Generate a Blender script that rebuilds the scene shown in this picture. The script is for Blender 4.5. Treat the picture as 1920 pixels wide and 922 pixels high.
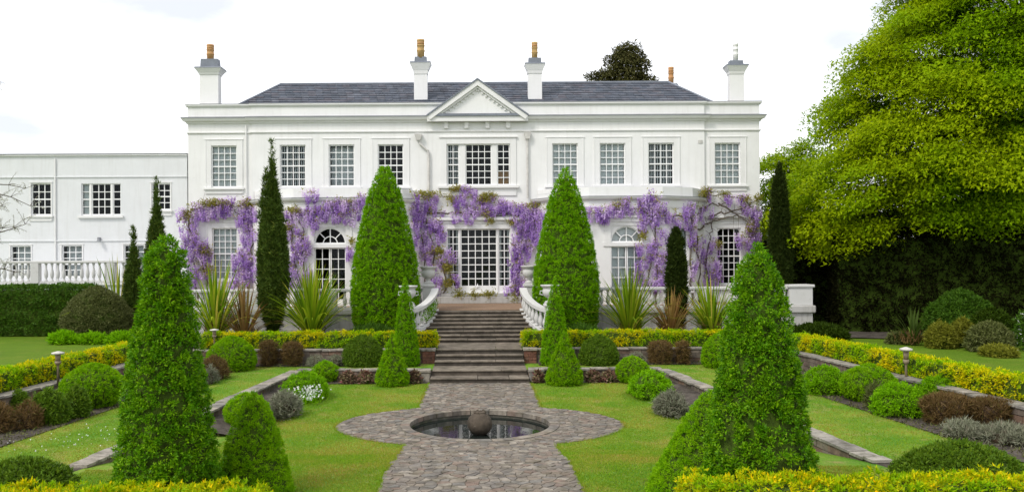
import bpy, math, random
import numpy as np
from mathutils import Euler, Matrix, Vector

for o in list(bpy.data.objects):
    bpy.data.objects.remove(o)
sc = bpy.context.scene
C = sc.collection
rng = np.random.default_rng(7)
random.seed(7)
PI = math.pi

# ------------------------------------------------------------------ camera, sky, sun, exposure
F = 1536.0            # focal length in photo pixels (1920 wide)
CX, CY, H = 898.0, 482.0, 4.2
ROLL = 0.0055
cam = bpy.data.cameras.new('camera')
cam.sensor_width = 36.0
cam.lens = 36.0 * F / 1920.0
cam.shift_x = (960 - CX) / 1920.0
cam.shift_y = (CY - 461) / 1920.0
cam.clip_start = 0.1
cam.clip_end = 3000
co = bpy.data.objects.new('camera', cam)
C.objects.link(co)
co.matrix_world = Matrix.Translation((0, 0, H)) @ (Euler((PI / 2, 0, 0)).to_matrix() @ Matrix.Rotation(-ROLL, 3, 'Z')).to_4x4()
sc.camera = co

SUN_FROM = Vector((-0.62, -0.62, 1.0)).normalized()
world = bpy.data.worlds.new('World')
sc.world = world
world.use_nodes = True
nt = world.node_tree
nt.nodes.clear()
wo = nt.nodes.new('ShaderNodeOutputWorld')
bg = nt.nodes.new('ShaderNodeBackground')
bg.inputs[1].default_value = 0.1
sky = nt.nodes.new('ShaderNodeTexSky')
sky.sky_type = 'NISHITA'
sky.sun_disc = False
sky.sun_elevation = math.asin(SUN_FROM.z)
sky.sun_rotation = math.atan2(SUN_FROM.x, SUN_FROM.y)
tc = nt.nodes.new('ShaderNodeTexCoord')
mp = nt.nodes.new('ShaderNodeMapping')
mp.inputs['Scale'].default_value = (1.0, 1.0, 2.6)
nz = nt.nodes.new('ShaderNodeTexNoise')
nz.inputs['Scale'].default_value = 2.2
nz.inputs['Detail'].default_value = 6
nz.inputs['Roughness'].default_value = 0.55
rp = nt.nodes.new('ShaderNodeValToRGB')
rp.color_ramp.elements[0].position = 0.40
rp.color_ramp.elements[0].color = (6.4, 6.6, 7.1, 1)
rp.color_ramp.elements[1].position = 0.63
rp.color_ramp.elements[1].color = (12.6, 12.5, 12.6, 1)
mx = nt.nodes.new('ShaderNodeMix')
mx.data_type = 'RGBA'
mx.inputs[0].default_value = 0.88
nt.links.new(tc.outputs['Generated'], mp.inputs[0])
nt.links.new(mp.outputs[0], nz.inputs['Vector'])
nt.links.new(nz.outputs['Fac'], rp.inputs[0])
nt.links.new(sky.outputs[0], mx.inputs[6])
nt.links.new(rp.outputs[0], mx.inputs[7])
nt.links.new(mx.outputs[2], bg.inputs[0])
nt.links.new(bg.outputs[0], wo.inputs[0])

sl = bpy.data.lights.new('sun', 'SUN')
sl.energy = 1.5
sl.angle = math.radians(14)
sl.color = (1.0, 0.95, 0.87)
so = bpy.data.objects.new('sun', sl)
C.objects.link(so)
so.location = (-20, -20, 40)
so.rotation_euler = SUN_FROM.to_track_quat('Z', 'Y').to_euler()

sc.view_settings.view_transform = 'Standard'
sc.view_settings.look = 'None'
sc.view_settings.exposure = 0.62
sc.view_settings.gamma = 1.0
sc.view_settings.use_curve_mapping = False
sc.render.engine = 'CYCLES'
sc.cycles.use_denoising = True
sc.cycles.max_bounces = 8
sc.cycles.diffuse_bounces = 5
sc.cycles.transparent_max_bounces = 8
sc.cycles.caustics_reflective = False
sc.cycles.caustics_refractive = False


# ------------------------------------------------------------------ photo measurements -> metres
def corr(px, py):
    dx, dy = px - CX, py - CY
    return dx - ROLL * dy, dy + ROLL * dx


def at(px, py, d):
    dx, dy = corr(px, py)
    return Vector((dx * d / F, d, H - dy * d / F))


def dist(px, py, z):
    return F * (H - z) / corr(px, py)[1]


# ------------------------------------------------------------------ materials
MATS = {}


def nodes(name):
    m = bpy.data.materials.new(name)
    m.use_nodes = True
    t = m.node_tree
    return m, t, t.nodes['Principled BSDF']


def ramp(t, fac, stops):
    r = t.nodes.new('ShaderNodeValToRGB')
    els = r.color_ramp.elements
    if len(stops) == 1:
        stops = [stops[0], (1.0, stops[0][1])]
    while len(els) < len(stops):
        els.new(0.5)
    for e, (p, c) in zip(els, stops):
        e.position = p
        e.color = (*c, 1)
    t.links.new(fac, r.inputs[0])
    return r.outputs[0]


def noise(t, scale, detail=4, rough=0.55, vec=None, coord='Object', sc3=None):
    if vec is None:
        c = t.nodes.new('ShaderNodeTexCoord')
        vec = c.outputs[coord]
    if sc3:
        mpn = t.nodes.new('ShaderNodeMapping')
        mpn.inputs['Scale'].default_value = sc3
        t.links.new(vec, mpn.inputs[0])
        vec = mpn.outputs[0]
    n = t.nodes.new('ShaderNodeTexNoise')
    n.inputs['Scale'].default_value = scale
    n.inputs['Detail'].default_value = detail
    n.inputs['Roughness'].default_value = rough
    t.links.new(vec, n.inputs['Vector'])
    return n.outputs['Fac']


def mix(t, fac, a, b, mode='MIX'):
    m = t.nodes.new('ShaderNodeMix')
    m.data_type = 'RGBA'
    m.blend_type = mode
    for sock, v in ((0, fac), (6, a), (7, b)):
        if isinstance(v, (int, float)):
            m.inputs[sock].default_value = v
        elif isinstance(v, tuple):
            m.inputs[sock].default_value = (*v, 1)
        else:
            t.links.new(v, m.inputs[sock])
    return m.outputs[2]


def bump(t, bs, fac, dist_=0.01, strength=0.6):
    b = t.nodes.new('ShaderNodeBump')
    b.inputs['Distance'].default_value = dist_
    b.inputs['Strength'].default_value = strength
    t.links.new(fac, b.inputs['Height'])
    t.links.new(b.outputs[0], bs.inputs['Normal'])


def plain(name, col, rough=0.7, var=0.25, scale=3.0, bumpd=0.004, spec=0.3, col2=None, bscale=None):
    m, t, bs = nodes(name)
    n = noise(t, scale, 6, 0.6)
    c2 = col2 or tuple(c * (1 - var) for c in col)
    t.links.new(ramp(t, n, [(0.35, c2), (0.65, col)]), bs.inputs['Base Color'])
    bs.inputs['Roughness'].default_value = rough
    bs.inputs['Specular IOR Level'].default_value = spec
    if bumpd:
        bump(t, bs, noise(t, bscale or scale * 8, 5, 0.6), bumpd)
    MATS[name] = m
    return m


def leafmat(name, stops, transl=0.35, rough=0.5, objvar=0.25, spec=0.12, patch=None, gain=1.8, narrow=0.6):
    """stops: colours over the random value of each leaf"""
    m, t, bs = nodes(name)
    g = t.nodes.new('ShaderNodeNewGeometry')
    oi = t.nodes.new('ShaderNodeObjectInfo')
    stops = [(p, (min(c[0] * gain, .9), min(c[1] * gain, .9), min(c[2] * gain * .6, .9) if c[2] < .05 else min(c[2] * gain, .9))) for p, c in stops]
    mean = [sum(c[i] for p, c in stops) / len(stops) for i in range(3)]
    stops = [(p, tuple(mean[i] + (c[i] - mean[i]) * narrow for i in range(3))) for p, c in stops]
    c = ramp(t, g.outputs['Random Per Island'], stops)
    if patch:
        n = noise(t, patch[0], 3, 0.5)
        c = mix(t, ramp(t, n, [(0.42, (0, 0, 0)), (0.6, (1, 1, 1))]), c, mix(t, 1.0, c, patch[1], 'MULTIPLY'))
    hv = t.nodes.new('ShaderNodeHueSaturation')
    mr = t.nodes.new('ShaderNodeMapRange')
    mr.inputs[3].default_value = 1 - objvar
    mr.inputs[4].default_value = 1 + objvar
    t.links.new(oi.outputs['Random'], mr.inputs[0])
    t.links.new(mr.outputs[0], hv.inputs['Value'])
    t.links.new(c, hv.inputs['Color'])
    col = hv.outputs[0]
    t.links.new(col, bs.inputs['Base Color'])
    bs.inputs['Roughness'].default_value = rough
    bs.inputs['Specular IOR Level'].default_value = spec
    tr = t.nodes.new('ShaderNodeBsdfTranslucent')
    t.links.new(col, tr.inputs[0])
    ms = t.nodes.new('ShaderNodeMixShader')
    ms.inputs[0].default_value = transl
    t.links.new(bs.outputs[0], ms.inputs[1])
    t.links.new(tr.outputs[0], ms.inputs[2])
    t.links.new(ms.outputs[0], t.nodes['Material Output'].inputs[0])
    MATS[name] = m
    return m


def paintmat(name, col, dirt=(0.36, 0.34, 0.29), amount=0.35, streak=True):
    m, t, bs = nodes(name)
    n1 = noise(t, 0.9, 7, 0.62)
    n2 = noise(t, 1.0, 6, 0.6, sc3=(5.0, 5.0, 0.45))
    base = ramp(t, n1, [(0.3, tuple(c * 0.93 for c in col)), (0.65, col)])
    f = ramp(t, n2, [(0.5, (0, 0, 0)), (0.78, (amount,) * 3)])
    f2 = ramp(t, noise(t, 6.0, 8, 0.7), [(0.58, (0, 0, 0)), (0.8, (amount,) * 3)])
    c = mix(t, f if streak else 0.0, base, dirt)
    c = mix(t, f2, c, dirt)
    t.links.new(c, bs.inputs['Base Color'])
    bs.inputs['Roughness'].default_value = 0.75
    bs.inputs['Specular IOR Level'].default_value = 0.25
    bump(t, bs, noise(t, 40, 4, 0.6), 0.003, 0.5)
    MATS[name] = m
    return m


def stonemat(name, cols, moss=None, mossamt=0.5, scale=5.0, rough=0.85, rnd=True, bumpd=0.01):
    """weathered stone: a palette over the pieces, mottling, lichen"""
    m, t, bs = nodes(name)
    g = t.nodes.new('ShaderNodeNewGeometry')
    oi = t.nodes.new('ShaderNodeObjectInfo')
    ad = t.nodes.new('ShaderNodeMath')
    ad.operation = 'ADD'
    fr = t.nodes.new('ShaderNodeMath')
    fr.operation = 'FRACT'
    t.links.new(g.outputs['Random Per Island'], ad.inputs[0])
    t.links.new(oi.outputs['Random'], ad.inputs[1])
    t.links.new(ad.outputs[0], fr.inputs[0])
    k = len(cols)
    base = ramp(t, fr.outputs[0], [((i + 0.5) / k, c) for i, c in enumerate(cols)])
    pos = g.outputs['Position']
    n1 = noise(t, scale, 8, 0.65, vec=pos)
    c = mix(t, ramp(t, n1, [(0.3, (0.45,) * 3), (0.72, (1.25,) * 3)]), base, base, 'MULTIPLY')
    c = mix(t, 1.0, base, ramp(t, n1, [(0.3, (0.38,) * 3), (0.72, (1.0,) * 3)]), 'MULTIPLY')
    if moss:
        n2 = noise(t, scale * 0.6, 7, 0.7, vec=pos)
        c = mix(t, ramp(t, n2, [(0.5, (0, 0, 0)), (0.66, (mossamt,) * 3)]), c, moss)
    n3 = noise(t, scale * 3.1, 4, 0.6, vec=pos)
    c = mix(t, ramp(t, n3, [(0.66, (0, 0, 0)), (0.74, (0.5,) * 3)]), c, (0.42, 0.41, 0.36))
    t.links.new(c, bs.inputs['Base Color'])
    bs.inputs['Roughness'].default_value = rough
    bs.inputs['Specular IOR Level'].default_value = 0.25
    bump(t, bs, noise(t, scale * 6, 6, 0.65, vec=pos), bumpd, 0.8)
    MATS[name] = m
    return m


paintmat('house_paint', (0.785, 0.78, 0.775), amount=0.16)
paintmat('house_trim', (0.76, 0.755, 0.75), amount=0.08)
paintmat('wing_paint', (0.69, 0.70, 0.715), amount=0.18)
paintmat('terrace_paint', (0.44, 0.43, 0.41), dirt=(0.16, 0.15, 0.11), amount=0.75)
paintmat('balustrade_paint', (0.58, 0.575, 0.56), dirt=(0.17, 0.16, 0.13), amount=0.85, streak=False)
plain('lead', (0.20, 0.22, 0.26), 0.55, 0.25, 2.0, 0.003)
plain('gutter_lead', (0.26, 0.27, 0.29), 0.6, 0.2, 2.0, 0.0)
plain('sash_paint', (0.84, 0.84, 0.83), 0.5, 0.05, 2.0, 0)
plain('pipe_paint', (0.62, 0.60, 0.57), 0.6, 0.3, 3.0, 0)
plain('terracotta', (0.52, 0.25, 0.10), 0.85, 0.4, 6.0, 0.006, col2=(0.42, 0.27, 0.13))
plain('buff_pot', (0.55, 0.36, 0.15), 0.85, 0.35, 6.0, 0.006)
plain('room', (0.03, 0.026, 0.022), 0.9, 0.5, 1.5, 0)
plain('blind', (0.72, 0.73, 0.74), 0.9, 0.12, 2.0, 0)
plain('curtain', (0.55, 0.55, 0.54), 0.9, 0.2, 4.0, 0)
plain('cardboard', (0.36, 0.20, 0.09), 0.9, 0.2, 4.0, 0)
plain('bark', (0.10, 0.085, 0.065), 0.95, 0.5, 9.0, 0.02)
plain('vine_bark', (0.16, 0.13, 0.10), 0.95, 0.5, 9.0, 0.01)
plain('twig', (0.07, 0.12, 0.008), 0.95, 0.6, 14.0, 0.03)
plain('twig_brown', (0.10, 0.065, 0.04), 0.95, 0.5, 14.0, 0.03)
plain('soil', (0.095, 0.080, 0.066), 0.95, 0.55, 4.0, 0.03, col2=(0.035, 0.028, 0.022))
plain('gravel', (0.30, 0.20, 0.13), 0.95, 0.4, 30.0, 0.02)
plain('lamp_copper', (0.24, 0.19, 0.12), 0.5, 0.3, 8.0, 0)
plain('lamp_cap', (0.55, 0.53, 0.47), 0.5, 0.2, 8.0, 0)
plain('petal_white', (0.85, 0.85, 0.85), 0.7, 0.1, 4.0, 0)
stonemat('paving', [(0.28, 0.235, 0.185), (0.20, 0.18, 0.16), (0.33, 0.29, 0.235), (0.26, 0.19, 0.15), (0.25, 0.235, 0.21), (0.17, 0.145, 0.12), (0.37, 0.325, 0.27)], moss=(0.10, 0.09, 0.055), mossamt=0.6)
stonemat('mortar', [(0.25, 0.22, 0.18)], moss=(0.07, 0.08, 0.03), scale=8)
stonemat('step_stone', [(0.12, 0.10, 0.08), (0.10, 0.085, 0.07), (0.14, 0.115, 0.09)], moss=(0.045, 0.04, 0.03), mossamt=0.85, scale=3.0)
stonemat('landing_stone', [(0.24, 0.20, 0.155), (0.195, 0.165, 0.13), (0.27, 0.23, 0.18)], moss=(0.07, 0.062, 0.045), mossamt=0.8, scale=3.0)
stonemat('coping', [(0.40, 0.37, 0.315), (0.34, 0.31, 0.27), (0.28, 0.265, 0.24), (0.43, 0.385, 0.32)], moss=(0.06, 0.06, 0.03), mossamt=0.8, scale=4.0)
stonemat('wall_stone', [(0.21, 0.17, 0.135), (0.26, 0.16, 0.11), (0.17, 0.14, 0.12), (0.24, 0.20, 0.155)], moss=(0.06, 0.055, 0.035), mossamt=0.7, scale=5.0)
stonemat('brick_red', [(0.30, 0.13, 0.08), (0.26, 0.12, 0.085), (0.22, 0.10, 0.07)], moss=(0.12, 0.10, 0.07), mossamt=0.5, scale=6.0)
stonemat('pool_stone', [(0.16, 0.15, 0.12), (0.12, 0.115, 0.095)], moss=(0.05, 0.075, 0.012), mossamt=0.9, scale=3.0)
stonemat('ball_stone', [(0.12, 0.095, 0.07)], moss=(0.035, 0.03, 0.02), mossamt=0.9, scale=4.0, bumpd=0.02)
stonemat('slate', [(0.11, 0.125, 0.16), (0.085, 0.10, 0.13), (0.15, 0.165, 0.20), (0.13, 0.125, 0.15), (0.095, 0.115, 0.15)], scale=2.0, rough=0.6, bumpd=0.004)


def glassmat():
    m, t, bs = nodes('window_glass')
    t.nodes.remove(bs)
    tr = t.nodes.new('ShaderNodeBsdfTransparent')
    tr.inputs[0].default_value = (0.9, 0.93, 0.93, 1)
    gl = t.nodes.new('ShaderNodeBsdfGlossy')
    gl.inputs['Roughness'].default_value = 0.03
    gl.inputs['Color'].default_value = (0.9, 0.95, 1.0, 1)
    lw = t.nodes.new('ShaderNodeFresnel')
    lw.inputs[0].default_value = 1.22
    bu = t.nodes.new('ShaderNodeBump')
    bu.inputs['Distance'].default_value = 0.02
    bu.inputs['Strength'].default_value = 0.15
    t.links.new(noise(t, 3.0, 2, 0.5), bu.inputs['Height'])
    t.links.new(bu.outputs[0], gl.inputs['Normal'])
    ms = t.nodes.new('ShaderNodeMixShader')
    t.links.new(lw.outputs[0], ms.inputs[0])
    t.links.new(tr.outputs[0], ms.inputs[1])
    t.links.new(gl.outputs[0], ms.inputs[2])
    t.links.new(ms.outputs[0], t.nodes['Material Output'].inputs[0])
    MATS['glass'] = m


glassmat()


def watermat():
    m, t, bs = nodes('pool_water')
    bs.inputs['Base Color'].default_value = (0.012, 0.016, 0.014, 1)
    bs.inputs['Roughness'].default_value = 0.03
    bs.inputs['IOR'].default_value = 1.33
    bs.inputs['Specular IOR Level'].default_value = 0.9
    bump(t, bs, noise(t, 5.0, 3, 0.5), 0.004, 0.3)
    MATS['water'] = m


watermat()


def grassmat(name, c1, c2, c3):
    m, t, bs = nodes(name)
    g = t.nodes.new('ShaderNodeNewGeometry')
    pos = g.outputs['Position']
    n1 = noise(t, 0.55, 6, 0.65, vec=pos)
    n2 = noise(t, 30.0, 4, 0.7, vec=pos)
    n3 = noise(t, 1.7, 5, 0.6, vec=pos)
    c = ramp(t, n1, [(0.36, c1), (0.62, c2)])
    c = mix(t, ramp(t, n3, [(0.52, (0, 0, 0)), (0.72, (0.75,) * 3)]), c, c3)
    c = mix(t, 1.0, c, ramp(t, n2, [(0.3, (0.55,) * 3), (0.7, (1.3,) * 3)]), 'MULTIPLY')
    t.links.new(c, bs.inputs['Base Color'])
    bs.inputs['Roughness'].default_value = 0.9
    bs.inputs['Specular IOR Level'].default_value = 0.15
    bump(t, bs, noise(t, 60, 4, 0.7, vec=pos), 0.02, 0.9)
    MATS[name] = m


grassmat('lawn', (0.085, 0.215, 0.014), (0.19, 0.30, 0.028), (0.34, 0.27, 0.10))
grassmat('outer_lawn', (0.085, 0.16, 0.006), (0.11, 0.19, 0.007), (0.15, 0.19, 0.02))

G = lambda *s: list(s)
leafmat('yew', [(0.0, (0.08, 0.22, 0.003)), (0.4, (0.15, 0.38, 0.004)), (0.75, (0.26, 0.52, 0.006)), (1.0, (0.38, 0.62, 0.01))], objvar=0.05, spec=.06, transl=.4, gain=1.08, patch=(3.0, (.72, .82, .8)))
leafmat('box', [(0.0, (0.06, 0.18, 0.004)), (0.4, (0.12, 0.32, 0.005)), (0.75, (0.22, 0.45, 0.006)), (1.0, (0.36, 0.58, 0.015))], objvar=0.05, rough=0.45, spec=0.12, transl=.4, gain=.92, narrow=.75, patch=(4.5, (.62, .78, .8)))
leafmat('clipped', [(0.0, (0.12, 0.28, 0.003)), (0.5, (0.21, 0.42, 0.004)), (1.0, (0.34, 0.55, 0.008))], objvar=0.06, spec=.06, transl=.4, gain=1.1, patch=(5.0, (.72, .84, .8)))
leafmat('bright_mound', [(0.0, (0.09, 0.23, 0.003)), (0.5, (0.17, 0.40, 0.004)), (1.0, (0.28, 0.54, 0.008))], objvar=0.08, spec=.06, transl=.4, gain=1.0)
leafmat('dark_box', [(0.0, (0.022, 0.055, 0.006)), (0.5, (0.05, 0.10, 0.009)), (1.0, (0.10, 0.15, 0.014))], objvar=0.15, gain=1.9)
leafmat('golden', [(0.0, (0.18, 0.30, 0.004)), (0.3, (0.42, 0.50, 0.005)), (0.6, (0.74, 0.64, 0.006)), (1.0, (0.88, 0.66, 0.012))], objvar=0.05, spec=.06, transl=.4, patch=(1.4, (0.5, 0.9, 0.8)), gain=1.0, narrow=.9)
leafmat('golden_near', [(0.0, (0.10, 0.27, 0.003)), (0.5, (0.20, 0.44, 0.005)), (0.8, (0.34, 0.54, 0.006)), (1.0, (0.70, 0.62, 0.012))], objvar=0.05, spec=.06, transl=.4, patch=(3.0, (1.9, 1.15, 0.8)), gain=1.0, narrow=.7)
leafmat('brown_shrub', [(0.0, (0.055, 0.03, 0.018)), (0.5, (0.115, 0.062, 0.035)), (0.9, (0.17, 0.10, 0.05)), (1.0, (0.12, 0.14, 0.03))], transl=0.2, objvar=0.15, gain=1.3)
leafmat('lavender', [(0.0, (0.08, 0.095, 0.055)), (0.5, (0.15, 0.165, 0.105)), (0.85, (0.21, 0.22, 0.16)), (1.0, (0.16, 0.11, 0.09))], transl=0.2, objvar=0.12, gain=1.4)
leafmat('dull_shrub', [(0.0, (0.035, 0.045, 0.016)), (0.5, (0.07, 0.085, 0.03)), (1.0, (0.12, 0.125, 0.05))], transl=0.2, objvar=0.1, gain=1.5)
leafmat('heuchera', [(0.0, (0.13, 0.06, 0.05)), (0.4, (0.22, 0.13, 0.09)), (0.7, (0.20, 0.20, 0.09)), (0.9, (0.30, 0.20, 0.14)), (1.0, (0.32, 0.07, 0.10))], transl=0.2, objvar=0.15, spec=.06, gain=1.0, narrow=1.0)
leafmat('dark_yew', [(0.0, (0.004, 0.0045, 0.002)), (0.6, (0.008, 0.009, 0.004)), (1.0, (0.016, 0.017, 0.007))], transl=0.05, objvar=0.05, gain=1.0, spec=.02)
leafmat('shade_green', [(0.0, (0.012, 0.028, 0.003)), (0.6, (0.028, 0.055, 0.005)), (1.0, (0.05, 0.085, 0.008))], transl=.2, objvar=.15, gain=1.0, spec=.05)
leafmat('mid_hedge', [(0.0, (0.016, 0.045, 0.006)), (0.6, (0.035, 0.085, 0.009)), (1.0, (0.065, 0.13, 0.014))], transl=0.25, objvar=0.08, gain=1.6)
leafmat('cypress', [(0.0, (0.018, 0.036, 0.012)), (0.5, (0.035, 0.07, 0.017)), (0.9, (0.06, 0.105, 0.02)), (1.0, (0.12, 0.12, 0.03))], transl=0.2, objvar=0.12, gain=1.6)
leafmat('dark_cypress', [(0.0, (0.016, 0.030, 0.010)), (0.6, (0.032, 0.055, 0.016)), (1.0, (0.065, 0.085, 0.024))], transl=0.2, objvar=0.08, spec=.05, gain=1.0)
leafmat('tree_leaf', [(0.0, (0.16, 0.27, 0.003)), (0.4, (0.27, 0.40, 0.004)), (0.8, (0.39, 0.49, 0.005)), (1.0, (0.46, 0.51, 0.012))], transl=0.45, objvar=0.0, spec=.04, patch=(0.28, (0.68, 0.86, 0.9)), gain=1.0, narrow=.5)
leafmat('olive_leaf', [(0.0, (0.07, 0.075, 0.012)), (0.5, (0.13, 0.14, 0.02)), (1.0, (0.20, 0.20, 0.04))], transl=0.4, objvar=0.05, gain=1.6)
leafmat('conifer_leaf', [(0.0, (0.035, 0.04, 0.018)), (0.6, (0.075, 0.08, 0.028)), (1.0, (0.14, 0.12, 0.05))], transl=0.25, objvar=0.05, gain=1.1)
def petalmat():
    m, t, bs = nodes('wisteria_petal')
    at_ = t.nodes.new('ShaderNodeAttribute')
    at_.attribute_name = 'bloom_age'
    g = t.nodes.new('ShaderNodeNewGeometry')
    ad = t.nodes.new('ShaderNodeMath')
    ad.operation = 'MULTIPLY_ADD'
    t.links.new(g.outputs['Random Per Island'], ad.inputs[0])
    ad.inputs[1].default_value = 0.3
    t.links.new(at_.outputs['Fac'], ad.inputs[2])
    c = ramp(t, ad.outputs[0], [(0.08, (0.33, 0.15, 0.55)), (0.36, (0.53, 0.32, 0.74)), (0.66, (0.72, 0.54, 0.85)), (0.93, (0.88, 0.78, 0.90)), (1.0, (0.84, 0.70, 0.72))])
    t.links.new(c, bs.inputs['Base Color'])
    bs.inputs['Roughness'].default_value = .6
    bs.inputs['Specular IOR Level'].default_value = .05
    tr = t.nodes.new('ShaderNodeBsdfTranslucent')
    t.links.new(c, tr.inputs[0])
    ms = t.nodes.new('ShaderNodeMixShader')
    ms.inputs[0].default_value = .4
    t.links.new(bs.outputs[0], ms.inputs[1])
    t.links.new(tr.outputs[0], ms.inputs[2])
    t.links.new(ms.outputs[0], t.nodes['Material Output'].inputs[0])
    MATS['wisteria_petal'] = m


petalmat()
leafmat('wisteria_leaf', [(0.0, (0.12, 0.14, 0.02)), (0.5, (0.22, 0.22, 0.04)), (1.0, (0.30, 0.22, 0.09))], transl=0.35, objvar=0.1, gain=1.4)
leafmat('phormium', [(0.0, (0.10, 0.20, 0.012)), (0.5, (0.21, 0.33, 0.018)), (0.85, (0.36, 0.44, 0.035)), (1.0, (0.62, 0.50, 0.10))], transl=0.35, objvar=0.12, rough=0.6, spec=.04, gain=1.0, narrow=1.0)
leafmat('phormium_red', [(0.0, (0.10, 0.05, 0.025)), (0.5, (0.17, 0.10, 0.045)), (0.8, (0.20, 0.17, 0.05)), (1.0, (0.27, 0.14, 0.06))], transl=0.25, objvar=0.1, rough=0.4, gain=1.5)
leafmat('litter', [(0.0, (0.05, 0.04, 0.03)), (0.4, (0.12, 0.09, 0.06)), (0.7, (0.10, 0.14, 0.02)), (0.9, (0.20, 0.17, 0.13)), (1.0, (0.13, 0.22, 0.02))], transl=.1, objvar=0, gain=1.0, spec=.05)
leafmat('grass_blade', [(0.0, (0.11, 0.27, 0.010)), (0.5, (0.19, 0.37, 0.016)), (0.85, (0.27, 0.39, 0.025)), (1.0, (0.40, 0.36, 0.10))], transl=0.4, objvar=0.0, spec=.04, patch=(0.55, (1.55, 0.95, 2.2)), gain=1.0)
leafmat('bud', [(0.0, (0.50, 0.50, 0.42)), (1.0, (0.75, 0.75, 0.70))], transl=0.3, objvar=0.0, gain=1.0)
leafmat('white_flower', [(0.0, (0.75, 0.75, 0.72)), (1.0, (0.88, 0.88, 0.88))], transl=0.3, objvar=0.0, gain=1.0)

# ------------------------------------------------------------------ building blocks
ORG = {}


def link(o, parent, org):
    C.objects.link(o)
    if parent is not None:
        o.parent = parent
    ORG[o.name] = org
    return o


def tag(o, label, cat, group=None):
    o['label'] = label
    o['category'] = cat
    if group:
        o['group'] = group
    return o


def thing(name, label, cat, loc, group=None):
    o = bpy.data.objects.new(name, None)
    o.location = loc
    o.empty_display_size = 0.2
    link(o, None, Vector(loc))
    return tag(o, label, cat, group)


def quick_mesh(name, V, Fq, mat, smooth=False):
    """V (n,3) array, Fq (m,k) array of equal-sized faces"""
    me = bpy.data.meshes.new(name)
    V = np.asarray(V, np.float32)
    Fq = np.asarray(Fq, np.int32)
    m, k = Fq.shape
    me.vertices.add(len(V))
    me.vertices.foreach_set('co', V.ravel())
    me.loops.add(m * k)
    me.loops.foreach_set('vertex_index', Fq.ravel())
    me.polygons.add(m)
    me.polygons.foreach_set('loop_start', np.arange(0, m * k, k, dtype=np.int32))
    if smooth:
        me.polygons.foreach_set('use_smooth', np.ones(m, bool))
    me.update(calc_edges=True)
    me.materials.append(MATS[mat])
    return me


def qobj(name, V, Fq, mat, parent=None, smooth=False):
    org = ORG[parent.name] if parent is not None else Vector((0, 0, 0))
    V = np.asarray(V, float) - np.array(org)
    o = bpy.data.objects.new(name, quick_mesh(name, V, Fq, mat, smooth))
    return link(o, parent, org)


def flat(u, w, v, d0=0.0):
    return (u, d0 + w, v)


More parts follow.
